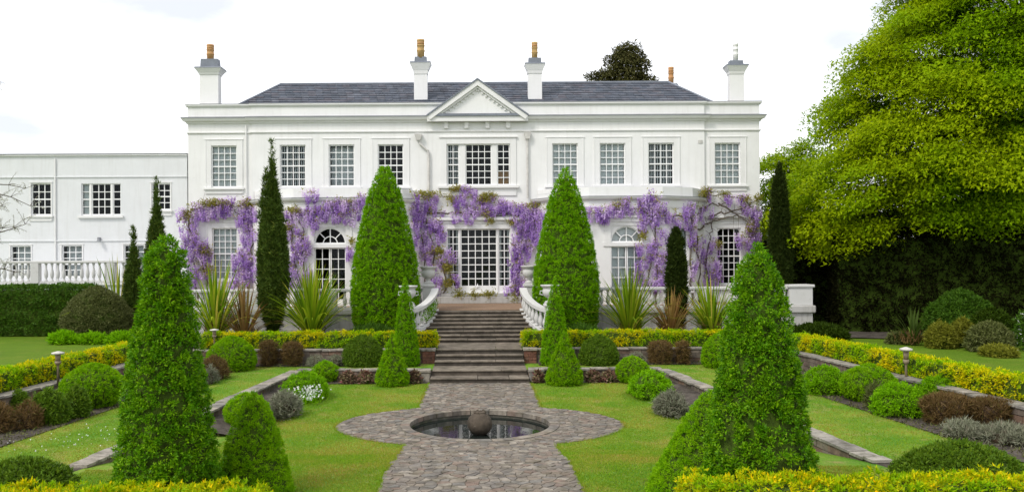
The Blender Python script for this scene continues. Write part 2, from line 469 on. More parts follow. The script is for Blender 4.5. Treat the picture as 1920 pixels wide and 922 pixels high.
class MB:
    def __init__(self):
        self.v = []
        self.f = []

    def quad(self, *p):
        n = len(self.v)
        self.v += [tuple(q) for q in p]
        self.f.append(tuple(range(n, n + len(p))))
        return self

    def hexa(self, p):
        n = len(self.v)
        self.v += [tuple(q) for q in p]
        for a in ((0, 3, 2, 1), (4, 5, 6, 7), (0, 1, 5, 4), (1, 2, 6, 5), (2, 3, 7, 6), (3, 0, 4, 7)):
            self.f.append(tuple(n + i for i in a))
        return self

    def box(self, x0, x1, y0, y1, z0, z1):
        return self.hexa([(x0, y0, z0), (x1, y0, z0), (x1, y1, z0), (x0, y1, z0), (x0, y0, z1), (x1, y0, z1), (x1, y1, z1), (x0, y1, z1)])

    def boxf(self, fn, u0, u1, v0, v1, w0, w1):
        return self.hexa([fn(u0, w0, v0), fn(u1, w0, v0), fn(u1, w1, v0), fn(u0, w1, v0), fn(u0, w0, v1), fn(u1, w0, v1), fn(u1, w1, v1), fn(u0, w1, v1)])

    def frustum(self, cx, cy, z0, z1, a0, b0, a1, b1):
        return self.hexa([(cx - a0, cy - b0, z0), (cx + a0, cy - b0, z0), (cx + a0, cy + b0, z0), (cx - a0, cy + b0, z0),
                          (cx - a1, cy - b1, z1), (cx + a1, cy - b1, z1), (cx + a1, cy + b1, z1), (cx - a1, cy + b1, z1)])

    def lathe(self, cx, cy, prof, n=16, cap=True):
        b = len(self.v)
        for z, r in prof:
            for i in range(n):
                a = 2 * PI * i / n
                self.v.append((cx + r * math.cos(a), cy + r * math.sin(a), z))
        for j in range(len(prof) - 1):
            for i in range(n):
                k = (i + 1) % n
                self.f.append((b + j * n + i, b + j * n + k, b + (j + 1) * n + k, b + (j + 1) * n + i))
        if cap:
            self.f.append(tuple(b + i for i in range(n))[::-1])
            e = b + (len(prof) - 1) * n
            self.f.append(tuple(e + i for i in range(n)))
        return self

    def tube(self, pts, radii, n=6):
        pts = [Vector(p) for p in pts]
        b = len(self.v)
        up = Vector((0.13, 0.21, 0.97))
        for i, p in enumerate(pts):
            t = (pts[min(i + 1, len(pts) - 1)] - pts[max(i - 1, 0)])
            t = t.normalized() if t.length > 1e-9 else Vector((0, 0, 1))
            s = t.cross(up)
            s = s.normalized() if s.length > 1e-3 else t.orthogonal().normalized()
            w = t.cross(s)
            r = radii[i] if isinstance(radii, (list, tuple)) else radii
            for k in range(n):
                a = 2 * PI * k / n
                self.v.append(tuple(p + s * (r * math.cos(a)) + w * (r * math.sin(a))))
        for j in range(len(pts) - 1):
            for i in range(n):
                k = (i + 1) % n
                self.f.append((b + j * n + i, b + j * n + k, b + (j + 1) * n + k, b + (j + 1) * n + i))
        self.f.append(tuple(b + i for i in range(n))[::-1])
        e = b + (len(pts) - 1) * n
        self.f.append(tuple(e + i for i in range(n)))
        return self

    def extrude(self, prof, pts):
        """a closed profile [(out, z)] swept along plan points [(x, y, nx, ny)] (n = outward normal scaled for mitre)"""
        b = len(self.v)
        k = len(prof)
        for (x, y, nx, ny) in pts:
            for (o, z) in prof:
                self.v.append((x + nx * o, y + ny * o, z))
        for j in range(len(pts) - 1):
            for i in range(k):
                m = (i + 1) % k
                self.f.append((b + j * k + i, b + (j + 1) * k + i, b + (j + 1) * k + m, b + j * k + m))
        self.f.append(tuple(b + i for i in range(k)))
        e = b + (len(pts) - 1) * k
        self.f.append(tuple(e + i for i in range(k))[::-1])
        return self

    def build(self, name, mat, parent=None, smooth=False, bevel=0):
        org = ORG[parent.name] if parent is not None else Vector((0, 0, 0))
        me = bpy.data.meshes.new(name)
        me.from_pydata([tuple(Vector(p) - org) for p in self.v], [], self.f)
        if smooth:
            me.polygons.foreach_set('use_smooth', np.ones(len(me.polygons), bool))
        me.materials.append(MATS[mat])
        me.update()
        o = bpy.data.objects.new(name, me)
        link(o, parent, org)
        if bevel:
            md = o.modifiers.new('bevel', 'BEVEL')
            md.width = bevel
            md.segments = 2
            md.limit_method = 'ANGLE'
        return o


def struct(o):
    o['kind'] = 'structure'
    return o


def stuff(o):
    o['kind'] = 'stuff'
    return o


def piece(name, me, parent, loc, rz=0.0, scale=(1, 1, 1)):
    o = bpy.data.objects.new(name, me)
    link(o, parent, ORG[parent.name])
    o.location = Vector(loc) - ORG[parent.name]
    o.rotation_euler = (0, 0, rz)
    o.scale = scale
    return o


def shared(mb, name, mat, smooth=False):
    me = bpy.data.meshes.new(name)
    me.from_pydata(mb.v, [], mb.f)
    me.materials.append(MATS[mat])
    if smooth:
        me.polygons.foreach_set('use_smooth', np.ones(len(me.polygons), bool))
    me.update()
    return me


# ------------------------------------------------------------------ foliage
def unit(a):
    return a / np.maximum(np.linalg.norm(a, axis=1, keepdims=True), 1e-9)


def leaf_quads(P, D, L, W, N=None):
    """pointed leaves: base P, axis D (unit), length L, width W; returns V (3n,3), F (n,3)"""
    n = len(P)
    R = rng.normal(size=(n, 3)) if N is None else N + 0.45 * rng.normal(size=(n, 3))
    S = unit(np.cross(D, R))
    L = np.broadcast_to(np.asarray(L, float), (n,))[:, None]
    W = np.broadcast_to(np.asarray(W, float), (n,))[:, None]
    V = np.empty((n, 3, 3))
    V[:, 0] = P - S * W * 0.5
    V[:, 1] = P + S * W * 0.5
    V[:, 2] = P + D * L
    return V.reshape(-1, 3), np.arange(3 * n).reshape(-1, 3)


def sprigs(P, N, per, rad, L, W, spread=0.8, up=0.25, out=0.7):
    """each surface point carries a rounded tuft: leaves fanning out of a common twig"""
    n = len(P)
    T = unit(N * out + 0.35 * rng.normal(size=(n, 3)) + np.array([0, 0, up]))
    size = rad * rng.uniform(0.65, 1.35, n)
    Cc = P - N * (size * 0.25)[:, None] + N * (rng.normal(0, .28, n) * rad)[:, None]
    Cc, T, Nn, sz = (np.repeat(a, per, 0) for a in (Cc, T, N, size))
    dr = unit(T * 0.75 + rng.normal(size=(n * per, 3)) * spread * 0.75)
    B = Cc + dr * (sz * rng.uniform(0.35, 1.0, n * per))[:, None]
    D = unit(dr + rng.normal(size=(n * per, 3)) * 0.45)
    s = rng.uniform(0.6, 1.35, n * per)
    return leaf_quads(B, D, L * s, W * s, dr * 0.5 + Nn * 0.3 + np.array([0, 0, 0.75]))


def lump(th, z, seed, k=3):
    r = np.random.default_rng(seed)
    o = np.zeros_like(th)
    for i in range(k * 3):
        a, b, p = r.integers(0, 3 * k), r.uniform(0.5, 2.2 * k), r.uniform(0, 7)
        o += np.sin(a * th + b * z + p)
    return o / (k * 3) ** 0.5


def revolve(prof, n, amp=0.0, seed=1, sq=0.0):
    """random points and normals on a surface of revolution given as [(z, r)]; sq squares the plan"""
    z = np.array([p[0] for p in prof], float)
    r = np.array([p[1] for p in prof], float)
    seg = np.hypot(np.diff(z), np.diff(r)) * (r[1:] + r[:-1]) / 2 + 1e-9
    idx = rng.choice(len(seg), n, p=seg / seg.sum())
    t = rng.random(n)
    zz = z[idx] * (1 - t) + z[idx + 1] * t
    rr = r[idx] * (1 - t) + r[idx + 1] * t
    dz, dr = (z[idx + 1] - z[idx]), (r[idx + 1] - r[idx])
    th = rng.random(n) * 2 * PI
    hh = max(z.max() - z.min(), 1e-6)
    rr2 = rr * (1 + amp * lump(th, zz / hh * 4, seed) + amp * .7 * lump(th, zz / hh * 9, seed + 5, 8))
    P = np.stack([rr2 * np.cos(th), rr2 * np.sin(th), zz], 1)
    N = unit(np.stack([dz * np.cos(th), dz * np.sin(th), -dr], 1))
    return P, N


def core(prof, shrink=0.9, n=20, amp=0.0, seed=1):
    z = np.array([p[0] for p in prof], float)
    r = np.array([p[1] for p in prof], float) * shrink
    hh = max(z.max() - z.min(), 1e-6)
    th = np.arange(n) * 2 * PI / n
    V = []
    for a, b in zip(z, r):
        rr = b * (1 + amp * lump(th, np.full(n, a / hh * 4), seed))
        V.append(np.stack([rr * np.cos(th), rr * np.sin(th), np.full(n, a * (0.97 if a > 0 else 1))], 1))
    V = np.concatenate(V)
    Fq = []
    for j in range(len(z) - 1):
        for i in range(n):
            k = (i + 1) % n
            Fq.append((j * n + i, j * n + k, (j + 1) * n + k, (j + 1) * n + i))
    return V, np.array(Fq)


CONE = [(0, .84), (.06, .97), (.12, 1), (.3, .86), (.5, .65), (.7, .42), (.85, .24), (.95, .11), (1, .02)]
TALL = [(0, .88), (.05, 1), (.2, .93), (.4, .78), (.6, .62), (.8, .42), (.92, .27), (.97, .16), (1, .03)]
OBEL = [(0, .97), (.06, 1), (.23, .88), (.47, .74), (.71, .55), (.85, .46), (.917, .41), (.96, .29), (.985, .17), (1, .03)]
YEW = [(.06, .85), (.1, .94), (.236, 1), (.40, .96), (.563, .81), (.726, .62), (.835, .48), (.923, .30), (.97, .16), (1, .02)]
DOME = [(0, .86), (.12, .95), (.3, 1), (.5, .94), (.68, .79), (.82, .60), (.92, .38), (.98, .18), (1, .02)]
BALL = [(0, .55), (.1, .78), (.25, .95), (.45, 1), (.62, .93), (.78, .74), (.9, .48), (.97, .25), (1, .02)]
MOUND = [(0, .9), (.25, 1), (.5, .93), (.72, .75), (.88, .5), (.97, .22), (1, .02)]

MESHES = {}


def foliage_mesh(key, shape, R, Hh, mat, dens, per, rad, L, W, amp, spread, up, seed, ry=None):
    k_ = min(0.85 * rad + 0.55 * L, R * .22)
    Hh -= k_
    prof = [(z * Hh, max(r * R - k_, 0.01)) for z, r in shape]
    area = sum(PI * (prof[i][1] + prof[i + 1][1]) * math.hypot(prof[i + 1][0] - prof[i][0], prof[i + 1][1] - prof[i][1]) for i in range(len(prof) - 1))
    n = int(area * dens)
    P, N = revolve(prof, n, amp, seed)
    # patchy growth: thin spots where the twigs show
    th_ = np.arctan2(P[:, 1], P[:, 0])
    q_ = lump(th_ * 1.0, P[:, 2] / max(R, .2) * 2.2, seed + 77, 5)
    keep = (q_ > -1.45) | (rng.random(len(P)) < .5)
    P, N = P[keep], N[keep]
    # a second, inner layer of tufts
    q2 = rng.random(len(P)) < .6
    P = np.concatenate([P, P[q2] - N[q2] * rad * .75 + rng.normal(size=(q2.sum(), 3)) * rad * .4])
    N = np.concatenate([N, N[q2]])
    V, Fq = sprigs(P, N, per, rad, L, W, spread, up)
    if ry:
        V[:, 1] *= ry / R
    V[:, 2] = np.maximum(V[:, 2], -0.02)
    me = quick_mesh('foliage', V, Fq, mat)
    V2, F2 = core([(z, max(r - rad * .9, .01)) for z, r in prof], 0.94, 24, amp, seed)
    if ry:
        V2[:, 1] *= ry / R
    mc = quick_mesh('twigs', V2, F2, 'twig_brown' if mat in ('brown_shrub', 'lavender') else 'twig', True)
    return me, mc


def topiary(name, label, cat, loc, shape, R, Hh, mat, group=None, dens=260, per=7, rad=0.05, L=0.06, W=0.035, amp=0.02, spread=0.8, up=0.25, seed=1, ry=None, stem=True, rz=None):
    t = thing(name, label, cat, loc, group)
    key = (tuple(shape), round(R, 2), round(Hh, 2), mat, seed, ry)
    me, mc = foliage_mesh(key, shape, R, Hh, mat, dens, per, rad, L, W, amp, spread, up, seed, ry)
    a = bpy.data.objects.new('foliage', me)
    link(a, t, ORG[t.name])
    b = bpy.data.objects.new('twigs', mc)
    link(b, t, ORG[t.name])
    if stem:
        m = MB().tube([Vector(loc) + Vector((0, 0, -0.05)), Vector(loc) + Vector((0.01, 0, Hh * 0.5))], [0.05 + R * 0.03, 0.03], 7)
        m.build('stem', 'bark', t)
    return t


def px_shrub(name, label, cat, pxl, pxr, pyt, pyb, z0, shape, mat, d=None, group=None, ry=None, **kw):
    """left, right, top and foot of a clipped plant measured in the photo, standing on level z0"""
    pc = (pxl + pxr) / 2
    dd = d or dist(pc, pyb, z0)
    R = (pxr - pxl) / 2 * dd / F
    yy = dd + (0 if d else R * 0.7)
    p = at(pc, pyb, yy)
    top = at(pc, pyt, yy).z
    R = (pxr - pxl) / 2 * yy / F
    return topiary(name, label, cat, (p.x, yy, z0), shape, R, top - z0, mat, group, ry=ry, **kw)


def hedge(name, label, cat, p0, p1, width, z0, z1, mat, dens, per, rad, L, W, group=None, amp=0.04, up=0.25, spread=0.8, rnd=0.12, sides=True, corem='twig'):
    """clipped hedge along a line on plan"""
    a, b = Vector((p0[0], p0[1], 0)), Vector((p1[0], p1[1], 0))
    t = thing(name, label, cat, ((a.x + b.x) / 2, (a.y + b.y) / 2, z0), group)
    ln = (b - a).length
    e = np.array((b - a).normalized())
    nn = np.array([e[1], -e[0], 0.0])
    h = z1 - z0
    n = int(dens * (ln * width + 2 * ln * h + 2 * width * h))
    w_ = np.array([ln * width, ln * h, ln * h, width * h, width * h])
    which = rng.choice(5, n, p=w_ / w_.sum())
    u = rng.random(n) * ln
    v = (rng.random(n) - 0.5) * width
    z = rng.random(n) * h
    N = np.zeros((n, 3))
    m = which == 0
    z[m] = h
    N[m] = (0, 0, 1)
    for k, s in ((1, 1), (2, -1)):
        m = which == k
        v[m] = s * width / 2
        N[m] = s * nn
    for k, s in ((3, 0), (4, 1)):
        m = which == k
        u[m] = s * ln
        N[m] = (2 * s - 1) * e
    # round the upper edges a little and let the faces wander
    top = z / h
    v *= 1 - rnd * np.clip((top - 0.7) / 0.3, 0, 1) ** 2
    wob = amp * lump(u * 1.3, v * 3 + z * 2, int(ln * 10) + 3, 3)
    P = np.array(a)[None] + u[:, None] * e + v[:, None] * nn + np.stack([0 * z, 0 * z, z + z0], 1) + N * wob[:, None]
    V, Fq = sprigs(P, N, per, rad, L, W, spread, up)
    V[:, 2] = np.maximum(V[:, 2], z0 - 0.01)
    qobj('foliage', V, Fq, mat, t)
    q = MB()
    k = 0.93
    A, B = np.array(a) + e * 0.03, np.array(b) - e * 0.03
    s = nn * width * 0.5 * 0.86
    q.hexa([(*(A + s)[:2], z0), (*(B + s)[:2], z0), (*(B - s)[:2], z0), (*(A - s)[:2], z0), (*(A + s * .9)[:2], z0 + h * k), (*(B + s * .9)[:2], z0 + h * k), (*(B - s * .9)[:2], z0 + h * k), (*(A - s * .9)[:2], z0 + h * k)])
    q.build('twigs', corem, t)
    return t

# ------------------------------------------------------------------ levels of the garden
Z1, Z2, ZT = 0.36, 0.87, 1.95
DP = 20.6            # pool centre
PR = 1.79


def zg(d):
    t = min(max((18.4 - d) / 3.9, 0), 1)
    return 0.36 * t * t * (3 - 2 * t)


def xi(d):
    return 6.04 + 0.0985 * (28.4 - d)


def xo(d):
    return 10.8 + 0.10 * (28 - d)


def hw(d):
    w = 1.70
    k = 1 - ((d - DP) / 2.5) ** 2
    if k > 0:
        w = max(w, 3.6 * math.sqrt(k))
    return w


def strips(name, mat, ds, inner, outer, zf, both=True):
    V, Fq = [], []
    for s in ((-1, 1) if both else (1,)):
        b = len(V)
        for d in ds:
            V += [(s * inner(d), d, zf(d)), (s * outer(d), d, zf(d))]
        for i in range(len(ds) - 1):
            q = (b + 2 * i, b + 2 * i + 1, b + 2 * i + 3, b + 2 * i + 2)
            Fq.append(q if s > 0 else q[::-1])
    return struct(qobj(name, V, Fq, mat))


ds = np.linspace(8, 28.0, 241)
strips('sunken_lawn', 'lawn', ds, lambda d: hw(d) - 0.03, lambda d: xi(d), zg)
strips('side_lawn', 'lawn', np.linspace(8, 28.0, 41), lambda d: xi(d) + 0.3, lambda d: xo(d), lambda d: Z1)
strips('step_lawn', 'lawn', [28.0, 28.9, 29.8], lambda d: 1.62, lambda d: xo(d), lambda d: Z1)
V, Fq = [], []
for s in (-1, 1):
    b = len(V)
    for d in np.linspace(19.3, 27.9, 40):
        for f, z in ((1.2, .012), (.7, .09), (.02, .2)):
            V.append((s * (xi(d) - f), d, max(zg(d) + z + .02 * math.sin(d * 5 + f * 9), zg(d) + .008)))
    for i in range(39):
        for k in (0, 1):
            q = (b + 3 * i + k, b + 3 * i + k + 1, b + 3 * i + k + 4, b + 3 * i + k + 3)
            Fq.append(q if s > 0 else q[::-1])
struct(qobj('wall_bed', V, Fq, 'soil'))
strips('border_bed', 'soil', np.linspace(12, 29.0, 30), lambda d: xo(d) - 2.1, lambda d: xo(d) - 0.01, lambda d: Z1 + 0.02)
strips('front_bed', 'soil', [28.95, 29.78], lambda d: 2.1, lambda d: xo(d), lambda d: Z1 + 0.03)
strips('step_bed', 'soil', [27.25, 27.95], lambda d: 1.75, lambda d: 6.0, lambda d: 0.02)
struct(MB().quad((-300, -60, -.7), (300, -60, -.7), (300, 600, -.7), (-300, 600, -.7)).build('subsoil', 'soil'))
gm = MB()
ZL = Z2 - .03
for s in (-1, 1):
    for i in range(20):
        a, b = -60 + i * 89.8 / 20, -60 + (i + 1) * 89.8 / 20
        xa, xb = (xo(a) + .3 if a > 5 else 0.0), (xo(b) + .3 if b > 5 else 0.0)
        gm.quad((s * xa, a, ZL if a > 5 else 0.3), (s * 500, a, ZL), (s * 500, b, ZL), (s * xb, b, ZL if b > 5 else 0.3))
gm.quad((-500, 29.8, ZL), (500, 29.8, ZL), (500, 900, ZL), (-500, 900, ZL))
struct(gm.build('ground', 'outer_lawn'))
strips('terrace_bed', 'soil', [30.1, 35.55], lambda d: 2.0, lambda d: 14.0, lambda d: Z2 + 0.012)
strips('hedge_foot_bed', 'soil', np.linspace(10, 29.5, 12), lambda d: xo(d) + 0.3, lambda d: xo(d) + 1.15, lambda d: Z2 + 0.012)
struct(MB().quad((14.6, 33.2, Z2 + .012), (40, 24.5, Z2 + .012), (40, 40, Z2 + .012), (14.6, 40, Z2 + .012)).build('shade_bed', 'soil'))

# ------------------------------------------------------------------ the paved path, its stones and the pool
path_bed = []
V, Fq = [], []
dd = np.linspace(11.0, 27.3, 327)
for s in (-1, 1):
    b = len(V)
    for d in dd:
        k = (PR + 0.02) ** 2 - (d - DP) ** 2
        V += [(s * math.sqrt(k) if k > 0 else 0.0, d, zg(d) + 0.006), (s * hw(d), d, zg(d) + 0.006)]
    for i in range(len(dd) - 1):
        q = (b + 2 * i, b + 2 * i + 1, b + 2 * i + 3, b + 2 * i + 2)
        Fq.append(q if s > 0 else q[::-1])
path = struct(qobj('path', V, Fq, 'mortar'))

# irregular flags: cells round scattered points, cut back to the edges of the path
pr_ = random.Random(21)


def in_path(x, d, m=0.0):
    return abs(x) < hw(d) - m and math.hypot(x, d - DP) > PR + .22 + m and 11.2 < d < 27.28


seeds = []
row = 0
y = 11.0
while y < 27.6:
    x = -4.2 + (.17 if row % 2 else 0)
    while x < 4.2:
        if pr_.random() > .1:
            seeds.append((x + pr_.uniform(-.1, .1), y + pr_.uniform(-.05, .05)))
        x += .215
    y += .118
    row += 1
cellmap = {}
for k, (x, y) in enumerate(seeds):
    cellmap.setdefault((int(x // .7), int(y // .7)), []).append(k)


def clip(poly, nx, ny, c):
    """keep the side nx*x + ny*y <= c"""
    out = []
    for i in range(len(poly)):
        a, b = poly[i - 1], poly[i]
        fa, fb = nx * a[0] + ny * a[1] - c, nx * b[0] + ny * b[1] - c
        if fa <= 0:
            out.append(a)
        if (fa < 0 < fb) or (fb < 0 < fa):
            f = fa / (fa - fb)
            out.append((a[0] + (b[0] - a[0]) * f, a[1] + (b[1] - a[1]) * f))
    return out


def flag(k):
    x, y = seeds[k]
    if not in_path(x, y, .03):
        return None
    poly = [(x - .6, y - .6), (x + .6, y - .6), (x + .6, y + .6), (x - .6, y + .6)]
    cx_, cy_ = int(x // .7), int(y // .7)
    for a in (-1, 0, 1):
        for b in (-1, 0, 1):
            for q in cellmap.get((cx_ + a, cy_ + b), ()):
                if q == k:
                    continue
                u, v = seeds[q]
                poly = clip(poly, u - x, v - y, (u * u + v * v - x * x - y * y) / 2 - .006 * math.hypot(u - x, v - y))
                if len(poly) < 3:
                    return None
    # edges: straight path sides, the swelling round the pond, the pond kerb
    r = math.hypot(x, y - DP)
    if r < 4.2:
        poly = clip(poly, -x / r, -(y - DP) / r, -(PR + .21) + DP * -(y - DP) / r)
    e = (x / 3.6) ** 2 + ((y - DP) / 2.5) ** 2
    if e < 1 and abs(x) > 1.45:
        f = 1 / math.sqrt(e)
        bx, by_ = x * f, (y - DP) * f
        nx, ny = bx / 3.6 ** 2, by_ / 2.5 ** 2
        l = math.hypot(nx, ny)
        poly = clip(poly, nx / l, ny / l, (nx * bx + ny * (by_ + DP)) / l)
    elif e >= 1:
        s_ = 1 if x > 0 else -1
        poly = clip(poly, s_, 0, 1.71)
    poly = clip(poly, 0, 1, 27.28)
    if len(poly) < 3:
        return None
    ar = abs(sum(poly[i - 1][0] * poly[i][1] - poly[i][0] * poly[i - 1][1] for i in range(len(poly)))) / 2
    return poly if ar > .004 else None


def flag_mesh(mb, poly, ox, oy, z):
    n = len(poly)
    h = pr_.uniform(.012, .024)
    tx, ty = pr_.uniform(-.012, .012), pr_.uniform(-.02, .02)
    mx_, my_ = sum(p[0] for p in poly) / n, sum(p[1] for p in poly) / n
    b = len(mb.v)
    mb.v += [(px - ox, py - oy, z) for px, py in poly]
    mb.v += [(mx_ + (px - mx_) * .955 - ox, my_ + (py - my_) * .94 - oy, z + h + tx * (px - mx_) + ty * (py - my_)) for px, py in poly]
    for i in range(n):
        k = (i + 1) % n
        mb.f.append((b + i, b + k, b + n + k, b + n + i))
    mb.f.append(tuple(b + n + i for i in range(n)))


flags = sorted(((seeds[k][1] + .1 * abs(seeds[k][0]), f) for k, f in ((k, flag(k)) for k in range(len(seeds))) if f), key=lambda q: q[0])
for _, f in flags[:300]:
    ox, oy = f[0]
    mb = MB()
    flag_mesh(mb, f, ox, oy, 0)
    piece('paving_stone', shared(mb, 'paving_stone', 'paving'), path, (ox, oy, zg(oy) + .004))
mb = MB()
for _, f in flags[300:]:
    flag_mesh(mb, f, 0, 0, zg(f[0][1]) + .004)
stuff(mb.build('far_paving', 'paving', path))

pool = thing('pond', 'round sunken stone pond of dark water set in the paved path', 'pond', (0, DP, 0))
N_ = 22
for i in range(N_):
    a0, a1 = 2 * PI * i / N_ + 0.006, 2 * PI * (i + 1) / N_ - 0.006
    m = MB()
    k = 4
    for j in range(k):
        b0, b1 = a0 + (a1 - a0) * j / k, a0 + (a1 - a0) * (j + 1) / k
        pts = []
        for z in (-0.09, 0.026):
            for rr, b in ((PR - 0.03, b0), (PR + 0.2, b0), (PR + 0.2, b1), (PR - 0.03, b1)):
                pts.append((rr * math.cos(b), DP + rr * math.sin(b), z))
        m.hexa(pts)
    m.build('coping_stone', 'paving', pool)
m = MB()
n = 64
for i in range(n):
    a0, a1 = 2 * PI * i / n, 2 * PI * (i + 1) / n
    c0, s0, c1, s1 = math.cos(a0), math.sin(a0), math.cos(a1), math.sin(a1)
    m.quad((PR * c0, DP + PR * s0, -0.55), (PR * c1, DP + PR * s1, -0.55), (PR * c1, DP + PR * s1, 0.0), (PR * c0, DP + PR * s0, 0.0))
    m.quad((PR * c0, DP + PR * s0, -0.55), (PR * c1, DP + PR * s1, -0.55), (0, DP, -0.55))
m.build('basin', 'pool_stone', pool)
m = MB()
for i in range(n):
    a0, a1 = 2 * PI * i / n, 2 * PI * (i + 1) / n
    m.quad((0, DP, -0.16), (1.785 * math.cos(a0), DP + 1.785 * math.sin(a0), -0.16), (1.785 * math.cos(a1), DP + 1.785 * math.sin(a1), -0.16))
w_ = m.build('water', 'water', pool)
ball = thing('fountain_ball', 'weathered stone ball fountain with a ragged crown standing in the pond', 'fountain', (0.0, 20.2, -0.55))
m = MB()
prof = [(-0.2 + 0.3 * (1 - math.cos(PI * i / 12)), max(0.02, 0.305 * math.sin(PI * i / 12))) for i in range(13)]
m.lathe(0.0, 20.2, prof, 24)
rr_ = random.Random(5)
m.v = [(x + rr_.uniform(-.012, .012), yy + rr_.uniform(-.012, .012), z + rr_.uniform(-.01, .01)) for x, yy, z in m.v]
m.build('ball', 'ball_stone', ball, True)
m = MB()
for i in range(9):
    a = i * 0.7
    m.lathe(0.11 * math.cos(a), 20.2 + 0.11 * math.sin(a), [(0.33, 0.045), (0.39, 0.05), (0.43 + rr_.uniform(-.02, .02), 0.02)], 6)
m.build('crown', 'ball_stone', ball)
MB().lathe(0.0, 20.2, [(-0.55, 0.2), (-0.3, 0.15), (-0.17, 0.13)], 14).build('pedestal', 'ball_stone', ball, True)

# ------------------------------------------------------------------ retaining walls
rs2 = random.Random(11)
BLK = []
for i in range(6):
    m = MB()
    lo = [(-.5, -.5), (.5, -.5), (.5, .5), (-.5, .5)]
    j = [(x * 0.96 + rs2.uniform(-.02, .02), z * 0.92 + rs2.uniform(-.04, .04)) for x, z in lo]
    m.hexa([(j[0][0], -.5, j[0][1]), (j[1][0], -.5, j[1][1]), (j[1][0] * 1.02, .5, j[1][1]), (j[0][0] * 1.02, .5, j[0][1]),
            (j[3][0], -.5, j[3][1]), (j[2][0], -.5, j[2][1]), (j[2][0] * 1.02, .5, j[2][1]), (j[3][0] * 1.02, .5, j[3][1])])
    BLK.append(m)
WALL_BLK = [shared(m, 'stone', 'wall_stone') for m in BLK]
COP_BLK = [shared(m, 'coping_stone', 'coping') for m in BLK]


def stone_wall(label, p0, p1, zb, zt, face, courses=2, thick=0.36, cop=0.055, cl=(0.3, 0.75), z0f=None):
    """dry stone retaining wall from p0 to p1; face = +1/-1: which side shows (right/left of the direction)"""
    a, b = Vector((*p0, 0)), Vector((*p1, 0))
    e = (b - a).normalized()
    nrm = Vector((e.y, -e.x, 0)) * face
    t = thing('retaining_wall', label, 'wall', ((a.x + b.x) / 2, (a.y + b.y) / 2, zb))
    ln = (b - a).length
    rz = math.atan2(e.y, e.x)
    ch = (zt - cop - zb) / courses
    q = MB()
    o1, o2 = nrm * (thick * 0.5 - 0.03), -nrm * thick * 0.5
    q.hexa([(*(a + o1)[:2], zb - .1), (*(b + o1)[:2], zb - .1), (*(b + o2)[:2], zb - .1), (*(a + o2)[:2], zb - .1), (*(a + o1)[:2], zt - cop), (*(b + o1)[:2], zt - cop), (*(b + o2)[:2], zt - cop), (*(a + o2)[:2], zt - cop)])
    q.build('wall_core', 'mortar', t)
    for c in range(courses):
        u = 0
        while u < ln - 0.02:
            l = min(rs2.uniform(0.22, 0.5), ln - u)
            if ln - u - l < 0.12:
                l = ln - u
            p = a + e * (u + l / 2) + nrm * (thick * 0.5 - 0.05)
            piece('stone', rs2.choice(WALL_BLK), t, (p.x, p.y, zb + ch * (c + .5)), rz, (l, 0.1 + rs2.uniform(-.02, .02), ch * 0.97))
            u += l
    u = 0
    while u < ln - 0.02:
        l = min(rs2.uniform(*cl), ln - u)
        if ln - u - l < 0.2:
            l = ln - u
        p = a + e * (u + l / 2) + nrm * 0.02
        piece('coping_stone', rs2.choice(COP_BLK), t, (p.x, p.y, zt - cop / 2 + rs2.uniform(-.012, .014)), rz + rs2.uniform(-.035, .035), (l * .985, thick + 0.06 + rs2.uniform(-.05, .03), cop))
        u += l
    return t


for s, nm in ((-1, 'left'), (1, 'right')):
    stone_wall('low mossy stone retaining wall along the %s side of the sunken lawn' % nm, (s * (xi(15.2) + .15), 15.2), (s * (xi(27.85) + .15), 27.85), 0.0, Z1 + 0.03, -s, 2)
    stone_wall('low stone wall beside the bottom steps behind the small %s cone' % nm, (s * 1.66, 28.0), (s * 6.2, 28.0), 0.0, Z1 + 0.05, s, 2)
    stone_wall('stone wall under the golden hedge %s of the middle steps' % nm, (s * 1.66, 29.85), (s * (xo(29.8) + .2), 29.85), Z1, Z2 + 0.02, s, 3)
    stone_wall('stone wall under the golden side hedge at the %s border' % nm, (s * (xo(9) + .15), 9.0), (s * (xo(29.6) + .15), 29.6), Z1, Z2 + 0.03, -s, 3)

# ------------------------------------------------------------------ garden steps
steps = thing('garden_steps', 'worn mossy stone steps rising in three flights to the house terrace', 'steps', (0, 27.3, 0))


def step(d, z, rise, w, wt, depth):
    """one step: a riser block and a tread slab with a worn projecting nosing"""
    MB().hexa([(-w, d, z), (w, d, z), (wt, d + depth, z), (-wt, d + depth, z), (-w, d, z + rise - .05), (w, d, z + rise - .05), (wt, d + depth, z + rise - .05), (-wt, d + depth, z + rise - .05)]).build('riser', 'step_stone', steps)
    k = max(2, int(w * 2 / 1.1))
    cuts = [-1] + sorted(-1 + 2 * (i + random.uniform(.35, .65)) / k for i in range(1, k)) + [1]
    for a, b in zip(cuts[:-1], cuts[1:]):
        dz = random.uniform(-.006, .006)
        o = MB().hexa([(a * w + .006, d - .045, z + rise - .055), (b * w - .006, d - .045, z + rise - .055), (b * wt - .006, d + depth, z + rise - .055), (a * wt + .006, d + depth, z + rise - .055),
                       (a * w + .006, d - .045, z + rise + dz), (b * w - .006, d - .045, z + rise + dz), (b * wt - .006, d + depth, z + rise + dz), (a * wt + .006, d + depth, z + rise + dz)]).build('tread', 'landing_stone', steps, bevel=0.018)


